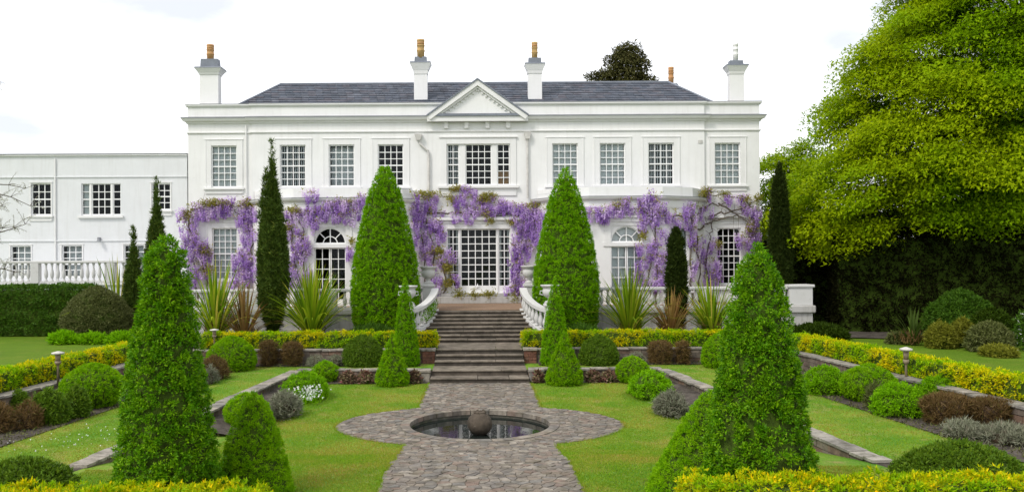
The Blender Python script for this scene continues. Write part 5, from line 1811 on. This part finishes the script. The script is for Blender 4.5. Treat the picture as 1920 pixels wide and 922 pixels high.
# left border
px_shrub('clipped_ball', 'large clipped ball by the golden hedge in the left border', 'topiary', 114, 234, 677, 766, Z1, BALL, 'clipped', d=21.4, group='clipped balls', seed=31, **KB)
px_shrub('box_shrub', 'loose dark green shrub next to the large clipped ball, left border', 'shrub', 118, 170, 716, 778, Z1, DOME, 'dark_box', d=19.9, group='loose dark shrubs', seed=32, dens=300, per=9, rad=.07, L=.06, W=.032, amp=.1)
px_shrub('box_shrub', 'loose dark green shrub beside the brown shrubs, left border', 'shrub', 56, 130, 720, 794, Z1, DOME, 'dark_box', d=19.2, group='loose dark shrubs', seed=33, dens=300, per=9, rad=.07, L=.06, W=.032, amp=.1)
px_shrub('box_shrub', 'small green shrub under the kerb of the left golden hedge', 'shrub', 12, 60, 726, 770, Z1, MOUND, 'dark_box', d=20.4, group='loose dark shrubs', seed=34, dens=300, per=9, rad=.07, L=.06, W=.032, amp=.1)
px_shrub('brown_shrub', 'brown twiggy shrub at the left border, right of a pair', 'shrub', 28, 78, 748, 812, Z1, DOME, 'brown_shrub', d=18.6, group='brown twiggy shrubs', seed=35, **KR)
px_shrub('brown_shrub', 'brown twiggy shrub cut by the left picture edge', 'shrub', -30, 30, 752, 826, Z1, DOME, 'brown_shrub', d=18.2, group='brown twiggy shrubs', seed=36, **KR)
px_shrub('leafy_shrub', 'dark leafy shrub in the bottom left corner', 'shrub', -70, 150, 852, 930, Z1, DOME, 'dark_box', d=12.6, group='dark leafy corner shrubs', seed=37, dens=320, per=9, rad=.06, L=.055, W=.03, amp=.05, ry=.8)
# right border
px_shrub('green_mound', 'fresh green bush beside the right box obelisk, rear of the right border', 'shrub', 1500, 1594, 680, 742, Z1, DOME, 'bright_mound', d=22.8, group='bright green mounds', seed=41, **KM)
px_shrub('clipped_ball', 'large clipped ball by the garden lamp in the right border', 'topiary', 1576, 1682, 679, 758, Z1, BALL, 'clipped', d=21.6, group='clipped balls', seed=42, **KB)
px_shrub('heather', 'buff heather bush tucked between ball and fresh green bush, right border', 'shrub', 1622, 1664, 712, 764, Z1, MOUND, 'dull_shrub', d=20.4, group='heathers', seed=43, **KR)
px_shrub('green_mound', 'fresh bright green bush before the lamp in the right border', 'shrub', 1634, 1738, 710, 784, Z1, DOME, 'bright_mound', d=19.6, group='bright green mounds', seed=44, **KM)
px_shrub('green_mound', 'lower bright green bush against the right golden hedge', 'shrub', 1708, 1804, 699, 752, Z1, DOME, 'bright_mound', d=20.9, group='bright green mounds', seed=45, **KM)
px_shrub('brown_shrub', 'long brown heather hedge in the right border, left half', 'shrub', 1724, 1824, 734, 804, Z1, BRW, 'brown_shrub', d=18.6, group='brown twiggy shrubs', seed=46, ry=.5, **KR)
px_shrub('brown_shrub', 'long brown heather hedge in the right border, right half', 'shrub', 1806, 1906, 742, 804, Z1, BRW, 'brown_shrub', d=18.4, group='brown twiggy shrubs', seed=47, ry=.5, **KR)
px_shrub('lavender_bush', 'spreading silver lavender below the brown heather, left one', 'lavender', 1768, 1850, 784, 832, Z1, MOUND, 'lavender', d=17.2, group='lavender cushions', seed=48, ry=.5, **KL)
px_shrub('lavender_bush', 'spreading silver lavender below the brown heather, at the right edge', 'lavender', 1836, 1936, 788, 846, Z1, MOUND, 'lavender', d=16.7, group='lavender cushions', seed=49, ry=.6, **KL)
px_shrub('leafy_shrub', 'dark leafy mound in the bottom right corner behind the golden hedge', 'shrub', 1668, 1936, 822, 930, Z1, DOME, 'dark_box', d=12.9, group='dark leafy corner shrubs', seed=50, dens=320, per=9, rad=.06, L=.055, W=.03, amp=.05, ry=.8)

# ------------------------------------------------------------------ golden hedges
KG = dict(dens=120, per=17, rad=0.085, L=0.055, W=0.03, amp=0.04, up=0.5, spread=0.8)
for s, nm in ((-1, 'left'), (1, 'right')):
    hedge('golden_hedge', 'low golden hedge running %s from the middle steps' % nm, 'hedge', (s * 1.62, 30.35), (s * 10.2, 30.35), .62, Z2, 1.40, 'golden', group='golden hedges', **KG)
    hedge('golden_hedge', 'golden side hedge along the %s border towards the house' % nm, 'hedge', (s * (xo(11) + .72), 11.0), (s * (xo(29.4) + .72), 29.4), .62, Z2, 1.36, 'golden', group='golden hedges', **KG)
KGN = dict(dens=170, per=20, rad=0.08, L=0.05, W=0.027, amp=0.05, up=0.7, spread=0.8)
hedge('front_hedge', 'green and gold hedge crossing the bottom right foreground', 'hedge', (2.78, 11.0), (8.6, 11.0), .6, .34, 1.16, 'golden_near', group='foreground hedges', **KGN)
hedge('front_hedge', 'green and gold hedge crossing the bottom left foreground', 'hedge', (-7.0, 11.0), (-2.95, 11.0), .6, .34, 1.06, 'golden_near', group='foreground hedges', **KGN)

# ------------------------------------------------------------------ cypresses
CYP = [(0, .35), (.06, .5), (.15, .8), (.28, 1), (.42, .97), (.55, .82), (.68, .58), (.8, .36), (.9, .18), (.96, .08), (1, .01)]
KC = dict(dens=190, per=12, rad=0.12, L=0.15, W=0.035, amp=0.10, up=1.4, spread=0.35)
def cyp(label, a, b, top, d, mat, seed, shape=CYP, z0=Z2):
    c_ = (a + b) / 2
    R_ = (b - a) / 2 * d / F + .05
    z_ = at(c_, top, d).z + .1
    return topiary('cypress', label, 'cypress', ((c_ - CX) * d / F, d, z0), shape, R_, z_ - z0, mat, 'cypresses', seed=seed, **KC)
cyp('tall pointed cypress against the left half of the house', 482, 541, 262, 33.6, 'cypress', 51)
cyp('narrow cypress rising behind the left box obelisk', 272, 316, 335, 36.5, 'cypress', 52)
cyp('small narrow cypress in front of the left wing balustrade', 234, 267, 428, 36.0, 'cypress', 53)
cyp('small dark cypress in front of the right bay window', 1250, 1286, 428, 33.8, 'dark_cypress', 54, [(0, .4), (.08, .7), (.25, .9), (.5, 1), (.75, .9), (.9, .65), (.97, .35), (1, .02)])
cyp('tall dark columnar cypress at the right corner of the house', 1442, 1482, 308, 36.4, 'dark_cypress', 55, [(0, .8), (.1, .95), (.4, 1), (.7, .85), (.88, .6), (.96, .35), (1, .02)])
# the cypress's second leader
p = at(503, 322, 33.5)
t_ = thing('cypress_leader', 'short side leader of the tall pointed cypress', 'cypress', (p.x - .05, 33.55, 4.6))
prof = [(0, .22), (1.2, .28), (2.2, .2), (2.9, .08), (3.2, .01)]
P, N = revolve(prof, 500, .1, 3)
P += np.array([p.x - .05, 33.55, 4.6])
V, Fq = sprigs(P, N, 10, .12, .16, .035, .35, 1.4)
qobj('foliage', V, Fq, 'cypress', t_)


# ------------------------------------------------------------------ sword-leaved plants
def phormium(label, pxc, pyb, half, pyt, d, mat, n, seed, z0=Z2, wd=.055):
    r_ = np.random.default_rng(seed)
    b = at(pxc, pyb, d)
    t = thing('sword_plant', label, 'plant', (b.x, d, z0), 'sword leaved plants')
    ht = at(pxc, pyt, d).z - z0
    hw_ = half * d / F
    V, Fq = [], []
    for i in range(n):
        a = r_.uniform(0, 2 * PI)
        lean = 1.75 * r_.random()
        ln = ht * r_.uniform(.9, 1.3)
        w = wd * r_.uniform(.8, 1.5)
        dirx, diry = math.cos(a), math.sin(a)
        p = np.array([b.x + dirx * .12 * r_.random(), d + diry * .12 * r_.random(), z0])
        el = PI / 2 - lean * .52
        segs = 7
        base = len(V)
        side = np.array([-diry, dirx, 0])
        tw = r_.uniform(-.6, .6)
        for s in range(segs + 1):
            f = s / segs
            ww = w * (0.75 + .6 * f if f < .4 else max(.04, 1.0 - ((f - .4) / .6) ** 2.2))
            sd = side * math.cos(tw * f) + np.array([dirx, diry, 0]) * math.sin(tw * f)
            V += [tuple(p + sd * ww), tuple(p - sd * ww)]
            el2 = el - lean * .75 * f ** 1.6
            p = p + np.array([dirx * math.cos(el2), diry * math.cos(el2), math.sin(el2)]) * ln / segs
        for s in range(segs):
            q = base + 2 * s
            Fq.append((q, q + 1, q + 3, q + 2))
    V = np.array(V)
    ext = max(abs(V[:, 0] - b.x).max(), .01)
    V[:, 0] = b.x + (V[:, 0] - b.x) * max(hw_ / ext, .85)
    stuff(qobj('leaves', V, Fq, mat, t))
    P = np.stack([r_.normal(b.x, .2, 300), r_.normal(d, .15, 300), r_.uniform(z0, z0 + ht * .25, 300)], 1)
    V, Fq = leaf_quads(P, unit(r_.normal(size=(300, 3)) * .4 + np.array([0, 0, 1])), .35, .04)
    stuff(qobj('dead_leaves', V, Fq, 'brown_shrub', t))


phormium('tall yellow green sword leaved plant just right of the left box obelisk', 405, 640, 52, 512, 33.0, 'phormium', 110, 61, wd=.042)
phormium('reddish sword leaved plant left of the tall pointed cypress', 458, 640, 40, 545, 32.6, 'phormium_red', 70, 62, wd=.04)
phormium('spreading green sword leaved plant between the tall cypress and left yew', 585, 640, 88, 516, 33.0, 'phormium', 260, 63, wd=.036)
phormium('green sword leaved plant right of the right giant yew', 1180, 638, 64, 518, 33.0, 'phormium', 180, 64, wd=.034)
phormium('bronze sword leaved plant below the small dark cypress', 1258, 638, 56, 552, 32.6, 'phormium_red', 120, 65, wd=.032)
phormium('green sword leaved plant partly behind the right box obelisk', 1335, 636, 52, 535, 33.0, 'phormium', 130, 66, wd=.04)
phormium('pale sword leaved plant behind the dull round shrub on the far left', 222, 630, 40, 505, 36.2, 'phormium', 36, 67, wd=.04)
phormium('small dark sword leaved plant in the shade before the dark hedge', 1712, 655, 40, 588, 30.5, 'cypress', 60, 68, wd=.025)

# low leafy plants at the feet of the yews
for pc_, nm in ((700, 'left'), (1085, 'right')):
    px_shrub('ground_cover', 'low dark leafy plant at the foot of the %s giant yew' % nm, 'plant', pc_ - 55, pc_ + 55, 604, 638, Z2, MOUND, 'mid_hedge', d=32.6, group='low plants under the yews', seed=pc_, ry=.7, dens=120, per=8, rad=.12, L=.16, W=.05, amp=.12, up=.8, stem=False)

# ------------------------------------------------------------------ left lawn: hedge and shrubs
hedge('clipped_hedge', 'dark green clipped hedge below the left wing balustrade', 'hedge', (-26, 36.6), (-17.3, 36.6), 1.6, Z2, 2.98, 'mid_hedge', 120, 9, .08, .085, .045, amp=.06)
px_shrub('round_shrub', 'dull grey green round shrub at the end of the clipped left hedge', 'shrub', 118, 248, 533, 634, Z2, DOME, 'dull_shrub', d=34.8, seed=71, dens=200, per=9, rad=.08, L=.075, W=.03, amp=.03)
for a, b, tp, lab in ((88, 150, 616, 'low fresh green plants below the dull round shrub, left clump'), (140, 205, 620, 'low fresh green plants below the dull round shrub, middle clump'), (196, 258, 618, 'low fresh green plants below the dull round shrub, right clump')):
    px_shrub('low_plant', lab, 'plant', a, b, tp, 642, Z2, MOUND, 'bright_mound', d=32.6, seed=a, ry=.5, dens=160, per=8, rad=.1, L=.14, W=.05, amp=.12, up=.7, stem=False)

# ------------------------------------------------------------------ right side: dark hedge, shrubs in its shade
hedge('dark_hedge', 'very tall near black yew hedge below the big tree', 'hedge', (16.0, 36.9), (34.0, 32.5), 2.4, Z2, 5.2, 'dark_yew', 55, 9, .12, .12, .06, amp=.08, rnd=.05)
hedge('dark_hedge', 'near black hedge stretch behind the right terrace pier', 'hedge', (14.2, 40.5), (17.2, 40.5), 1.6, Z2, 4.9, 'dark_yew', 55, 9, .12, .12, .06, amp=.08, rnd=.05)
for a, b, tp, bt, d, mt, lab, sh in (
    (1480, 1590, 602, 640, 32.8, 'shade_green', 'low dark plants at the foot of the right terrace pier', MOUND),
    (1734, 1794, 596, 668, 29.5, 'olive_leaf', 'olive yellow bush in the shade of the dark hedge, left one', DOME),
    (1778, 1832, 592, 662, 29.8, 'olive_leaf', 'olive green bush in the shade right of the yellow bush', DOME),
    (1736, 1864, 538, 640, 32.0, 'mid_hedge', 'dark spreading shrub against the dark hedge', DOME),
    (1810, 1908, 572, 650, 30.6, 'shade_green', 'smooth dark dome before the dark hedge', DOME),
    (1812, 1900, 596, 684, 28.4, 'dull_shrub', 'grey brown round shrub at the right edge in the shade', DOME),
    (1836, 1910, 642, 690, 27.0, 'olive_leaf', 'low yellow green plants before the grey brown shrub', MOUND),
    (1660, 1700, 620, 652, 31.0, 'dull_shrub', 'small dull shrub beside the dark sword leaved plant', MOUND)):
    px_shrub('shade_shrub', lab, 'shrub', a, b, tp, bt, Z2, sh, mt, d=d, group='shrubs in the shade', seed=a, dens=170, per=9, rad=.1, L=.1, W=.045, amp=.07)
p = at(1918, 612, 28.6)
t = thing('blossom_shrub', 'shrub with white blossom at the right picture edge', 'shrub', (p.x + .3, p.y, Z2))
P, N = revolve([(z * 1.6, r * .5) for z, r in DOME], 350, .1, 4)
P += np.array([p.x + .35, p.y, Z2])
V, Fq = sprigs(P, N, 7, .1, .1, .05)
qobj('foliage', V, Fq, 'mid_hedge', t)
P2 = P[rng.choice(len(P), 110)]
V, Fq = leaf_quads(P2 + rng.normal(size=P2.shape) * .05, unit(rng.normal(size=P2.shape)), .09, .08)
stuff(qobj('blossom', V, Fq, 'white_flower', t))


# ------------------------------------------------------------------ trees
def limb(mb, p, q, r0, r1, bend=.12, n=6):
    p, q = Vector(p), Vector(q)
    L_ = (q - p).length
    c = (p + q) / 2 + Vector((random.gauss(0, bend), random.gauss(0, bend), random.gauss(.3, bend))) * L_ * .5
    pts = []
    for i in range(n + 1):
        f = i / n
        pts.append(p * (1 - f) ** 2 + c * 2 * f * (1 - f) + q * f * f)
    mb.tube(pts, [r0 + (r1 - r0) * i / n for i in range(n + 1)], 7)
    return pts


def inside(poly, x, y):
    c = False
    j = len(poly) - 1
    for i in range(len(poly)):
        xi_, yi_ = poly[i]
        xj, yj = poly[j]
        if (yi_ > y) != (yj > y) and x < (xj - xi_) * (y - yi_) / (yj - yi_) + xi_:
            c = not c
        j = i
    return c


def edge_dist(poly, x, y):
    best = 1e9
    for i in range(len(poly)):
        a, b = Vector(poly[i - 1]), Vector(poly[i])
        p_ = Vector((x, y))
        f = max(0, min(1, (p_ - a).dot(b - a) / max((b - a).length_squared, 1e-9)))
        best = min(best, (p_ - (a + (b - a) * f)).length)
    return best


def big_tree(name, label, poly, d0, thick, trunk, npads, per, mat, pr=(.6, 1.2), leaf=(.12, .065), clear=4.5, every=4, bough=0):
    """crown of flat leaf sprays carried on limbs; poly = upright outline of the crown in metres (x, z)"""
    t = thing(name, label, 'tree', (trunk[0], trunk[1], Z2))
    xs, zs = [p[0] for p in poly], [p[1] for p in poly]
    mx_ = max(edge_dist(poly, random.uniform(min(xs), max(xs)), random.uniform(min(zs), max(zs))) for _ in range(10))
    pads, tips = [], []
    while len(pads) < npads:
        x, z = random.uniform(min(xs), max(xs)), random.uniform(min(zs), max(zs))
        if not inside(poly, x, z):
            continue
        e = edge_dist(poly, x, z)
        half = thick * math.sqrt(min(1, e / 3.0)) + .3
        y = d0 + random.choice((-1, -1, 1, .3)) * half * random.uniform(.4, 1)
        if bough and random.random() < .07:
            # a spreading bough: sprays side by side, falling away to its tip
            if any(abs(z - q[2]) < bough * .55 and math.hypot(x - q[0], y - q[1]) < bough * 1.3 for q in tips[-60:]) and random.random() < .5:
                continue
            tips.append((x, y, z))
            ang = math.atan2(y - trunk[1], x - trunk[0])
            for _ in range(9):
                u_, v_ = random.uniform(-1.3, 1.0) * bough, random.uniform(-1.3, 1.3) * bough
                qx, qy = x + u_ * math.cos(ang) - v_ * math.sin(ang), y + u_ * math.sin(ang) + v_ * math.cos(ang)
                qz = z - .16 * u_ - .1 * v_ * v_ / bough + random.uniform(-.18, .18)
                if inside(poly, qx, qz) or random.random() < .12:
                    pads.append((qx, qy, qz))
        else:
            pads.append((x, y, z))
    PB, DB, NB = [], [], []
    tr = Vector((trunk[0], trunk[1], trunk[2]))
    for (x, y, z) in pads:
        out = np.array([x - trunk[0], y - trunk[1], 0.0])
        out = out / max(np.linalg.norm(out), 1e-6)
        r_ = random.uniform(*pr)
        k = int(per * r_ * r_)
        a = rng.random(k) * 2 * PI
        rr = np.sqrt(rng.random(k)) * r_
        perp = np.array([-out[1], out[0], 0])
        u, v = rr * np.cos(a) * 1.25, rr * np.sin(a)
        lay = rng.integers(0, 3, k) * r_ * .22
        P = np.array([x, y, z]) + u[:, None] * out + v[:, None] * perp
        P[:, 2] += -0.28 * u - .22 * rr ** 2 / r_ - lay + rng.normal(0, .06, k)
        D = unit(out * .8 + rng.normal(size=(k, 3)) * .6 + np.array([0, 0, -.35]))
        PB.append(P)
        DB.append(D)
        NB.append(np.tile([0, 0, 1.0], (k, 1)) + out * .5)
    P, D, N = np.concatenate(PB), np.concatenate(DB), np.concatenate(NB)
    s = rng.uniform(.7, 1.3, len(P))
    V, Fq = leaf_quads(P, D, leaf[0] * s, leaf[1] * s, N)
    stuff(qobj('crown', V, Fq, mat, t))
    m = MB()
    base = Vector((trunk[0], trunk[1], Z2 - .1))
    top = Vector((trunk[0] + .3, trunk[1], max(zs) * .8))
    pts = limb(m, base, top, trunk[2], .08, .03, 9)
    m.build('trunk', 'bark', t)
    m = MB()
    for i, (x, y, z) in enumerate(pads):
        if i % every == 0:
            f = min(max((z - clear) / (max(zs) - clear), 0), .95)
            a = pts[min(int(f * 8) + 1, 8)]
            if a.z > z:
                a = pts[max(1, int(f * 8) - 1)]
            limb(m, a, (x, y, z - .15), .075, .01, .1, 5)
    m.build('limb', 'bark', t)
    return t


def mpoly(pp, d):
    return [((x - CX) * d / F, H - (y + ROLL * (x - CX) - CY) * d / F) for x, y in pp]


big = mpoly([(1715, -150), (1690, 10), (1650, 40), (1640, 75), (1600, 85), (1598, 130), (1575, 165), (1578, 215), (1545, 240), (1540, 280), (1505, 300), (1500, 340), (1478, 372), (1486, 420), (1520, 448), (1580, 462), (1640, 452), (1690, 432), (1760, 440), (1830, 428), (1920, 440), (2060, 430), (2150, 200), (2080, -150)], 38)
big_tree('broadleaf_tree', 'huge fresh yellow green tree overhanging the dark hedge on the right', big, 37.6, 5.0, (27.0, 40.5, .5), 2000, 320, 'tree_leaf', leaf=(.16, .09), every=12, bough=.9)
bk = mpoly([(1430, 300), (1450, 280), (1485, 284), (1512, 250), (1540, 280), (1550, 440), (1500, 520), (1440, 530), (1424, 400)], 47)
big_tree('garden_tree', 'loose yellow green tree just beyond the right corner of the house', bk, 47.5, 1.6, (17.6, 48, .2), 330, 320, 'tree_leaf', (.4, .8), (.16, .09), 2.0, every=9)
cf = mpoly([(1108, 160), (1112, 135), (1140, 125), (1150, 92), (1186, 78), (1200, 100), (1214, 125), (1217, 165), (1190, 300), (1130, 300)], 62)
big_tree('conifer', 'dark conifer showing above the roof ridge behind the house', cf, 62, 1.6, ((1165 - CX) * 62 / F, 62, .3), 300, 300, 'conifer_leaf', (.35, .7), (.26, .12), 6.0, every=8)
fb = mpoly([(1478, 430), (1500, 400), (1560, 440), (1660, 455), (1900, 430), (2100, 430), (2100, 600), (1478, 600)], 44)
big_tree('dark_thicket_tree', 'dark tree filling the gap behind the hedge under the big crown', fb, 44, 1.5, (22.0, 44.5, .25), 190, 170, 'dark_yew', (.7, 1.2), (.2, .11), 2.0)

# bare budding tree whose twigs reach into the left edge
bt = thing('budding_tree', 'thin twigs of a budding tree reaching in at the left edge', 'tree', (-14.6, 22.0, Z2))
m, tw = MB(), MB()
tip = []
m.tube([(-14.6, 22, Z2 - .1), (-14.5, 22, 3.0), (-14.2, 22.1, 6.5), (-14.0, 22, 9.2)], [.14, .11, .07, .03], 8)
for k in range(26):
    z = 3.4 + k * .2
    p = Vector((-14.45 + .05 * k * .2, 22, z))
    q = p + Vector((random.uniform(.5, 1.7) * (1.2 if z < 6 else .8), random.uniform(-.8, .8), random.uniform(.0, 1.0)))
    pts = limb(tw, p, q, .03, .008, .2, 5)
    for j in range(2, 6):
        for _ in range(4):
            a = pts[j]
            b = a + Vector((random.uniform(-.15, .5), random.uniform(-.35, .35), random.uniform(-.35, .45)))
            tw.tube([a, (a + b) / 2 + Vector((0, 0, .04)), b], [.007, .005, .003], 4)
            tip += [a + (b - a) * f for f in (.3, .45, .6, .75, .9, 1)]
m.build('trunk', 'bark', bt)
tw.build('branch', 'vine_bark', bt)
P = np.repeat(np.array([tuple(v) for v in tip]), 2, 0)
P = P + rng.normal(size=P.shape) * .012
V, Fq = leaf_quads(P, unit(rng.normal(size=P.shape) + np.array([0, 0, .6])), .04, .026)
stuff(qobj('bud', V, Fq, 'bud', bt))


# ------------------------------------------------------------------ garden lamps
def lamp(label, px, pyt, pyb, z0, d):
    b = at(px, pyb, d)
    top = at(px, pyt, d).z
    t = thing('garden_lamp', label, 'lamp', (b.x, d, z0), 'garden lamps')
    h = top - z0
    MB().lathe(b.x, d, [(z0, .035), (z0 + h * .55, .03), (z0 + h * .6, .045), (z0 + h * .62, .075), (z0 + h * .7, .08)], 10).build('post', 'lamp_copper', t, True)
    MB().lathe(b.x, d, [(z0 + h * .7, .06), (z0 + h * .9, .075)], 10).build('lamp_glass', 'lamp_copper', t, True)
    MB().lathe(b.x, d, [(z0 + h * .9, .10), (z0 + h * .93, .165), (z0 + h * .96, .16), (z0 + h, .03)], 16).build('lamp_cap', 'lamp_cap', t, True)


lamp('small mushroom topped garden lamp beside the left golden hedge', 109, 658, 716, Z2, 21.9)
lamp('small mushroom topped garden lamp beside the right golden hedge', 1699, 650, 708, Z2 - .3, 22.2)
lamp('small mushroom topped garden lamp behind the wide clipped dome', 402, 616, 650, Z2, 29.95)

# ------------------------------------------------------------------ grass blades over the lawns
def blades(name, label, n, xr, drange, zf, ok, h=(.02, .045)):
    d = rng.uniform(drange[0], drange[1], n * 2)
    # denser near the camera
    keep = rng.random(len(d)) < (drange[0] / d) ** 1.3
    d = d[keep]
    x = rng.uniform(-xr, xr, len(d))
    m_ = np.array([ok(a, b) for a, b in zip(x, d)])
    x, d = x[m_], d[m_]
    z = np.array([zf(q) for q in d])
    P = np.stack([x, d, z], 1)
    k = len(P)
    D = unit(rng.normal(size=(k, 3)) * .55 + np.array([0, 0, 1]))
    hh = rng.uniform(h[0], h[1], k)[:, None]
    S_ = unit(np.cross(D, rng.normal(size=(k, 3)))) * .007
    V = np.empty((k, 3, 3))
    V[:, 0] = P - S_
    V[:, 1] = P + S_
    V[:, 2] = P + D * hh
    o = stuff(qobj(name, V.reshape(-1, 3), np.arange(3 * k).reshape(-1, 3), 'grass_blade'))
    tag(o, label, 'grass')


blades('lawn_grass', 'short mown grass of the sunken lawn round the pond', 330000, 7.2, (12.2, 27.4), zg, lambda x, d: hw(d) - .02 < abs(x) < xi(d) - (1.1 if d > 15 else 0))
blades('side_grass', 'short mown grass of the raised side lawns', 260000, 10.5, (12.0, 29.0), lambda d: Z1, lambda x, d: (xi(d) + .36 if d < 27.8 else 1.8) < abs(x) < xo(d) - 2.05)
# daisies on the left side lawn
n = 70
t = thing('daisies', 'scattered white daisies in the left side lawn', 'flowers', (-8.6, 17.6, Z1))
P = np.stack([rng.normal(-8.6, .7, n), rng.normal(17.4, .8, n), np.full(n, Z1 + .04)], 1)
V, Fq = leaf_quads(P, unit(rng.normal(size=(n, 3)) + np.array([0, -.2, .2])), .03, .03)
stuff(qobj('blossom', V, Fq, 'white_flower', t))

# ------------------------------------------------------------------ litter and seedlings on the beds
PB, NB = [], []
for (din, dout, inner, outer, zf, k) in ((19.3, 27.9, lambda d: xi(d) - 1.25, lambda d: xi(d) - .05, lambda d: zg(d) + .03, 5200), (12, 29, lambda d: xo(d) - 2.2, lambda d: xo(d) - .03, lambda d: Z1 + .03, 12000), (28.9, 29.75, lambda d: 2.1, lambda d: xo(d), lambda d: Z1 + .04, 2500)):
    for _ in range(k):
        d = random.uniform(din, dout)
        a, b = inner(d), outer(d)
        sd = random.choice((-1, 1))
        PB.append((sd * random.uniform(a, b), d, zf(d)))
P = np.array(PB)
V, Fq = leaf_quads(P, unit(rng.normal(size=P.shape) + np.array([0, 0, .5])), rng.uniform(.03, .11, len(P)), rng.uniform(.012, .045, len(P)))
o = stuff(qobj('bed_litter', V, Fq, 'litter'))
tag(o, 'dead leaves and seedlings littering the flower beds', 'litter')
# tufts of grass lapping over the edges of the path
PB = []
for _ in range(5200):
    d = random.uniform(12.4, 27.2)
    PB.append((random.choice((-1, 1)) * (hw(d) + random.uniform(-.05, .06)), d, zg(d)))
P = np.array(PB)
V, Fq = leaf_quads(P, unit(rng.normal(size=P.shape) * .6 + np.array([0, 0, .8])), rng.uniform(.04, .09, len(P)), .012)
o = stuff(qobj('edge_grass', V, Fq, 'grass_blade'))
tag(o, 'longer grass tufts along the edges of the path', 'grass')
# a climber scrambling through the left stair balustrade
t = thing('climber', 'sprigs of green climber growing through the left stair balustrade', 'climber', (-2.3, 33.2, .9))
PB = []
for _ in range(420):
    f = random.gauss(.55, .16)
    x = -(2.72 - .86 * (1 - (1 - f) ** 1.7)) if 0 < f < 1 else -2.2
    PB.append((x + .12 + random.gauss(0, .05), 32 + 2.7 * f + random.gauss(0, .05), 1.35 + .78 * f + random.uniform(0, .55)))
P = np.array(PB)
V, Fq = leaf_quads(P, unit(rng.normal(size=P.shape)), rng.uniform(.05, .1, len(P)), .05)
stuff(qobj('leaves', V, Fq, 'bright_mound', t))
MB().tube([(-2.15, 32.9, .95), (-2.12, 33.1, 1.6), (-2.05, 33.5, 2.2), (-1.95, 33.8, 2.4)], [.015, .012, .01, .006], 5).build('stem', 'vine_bark', t)
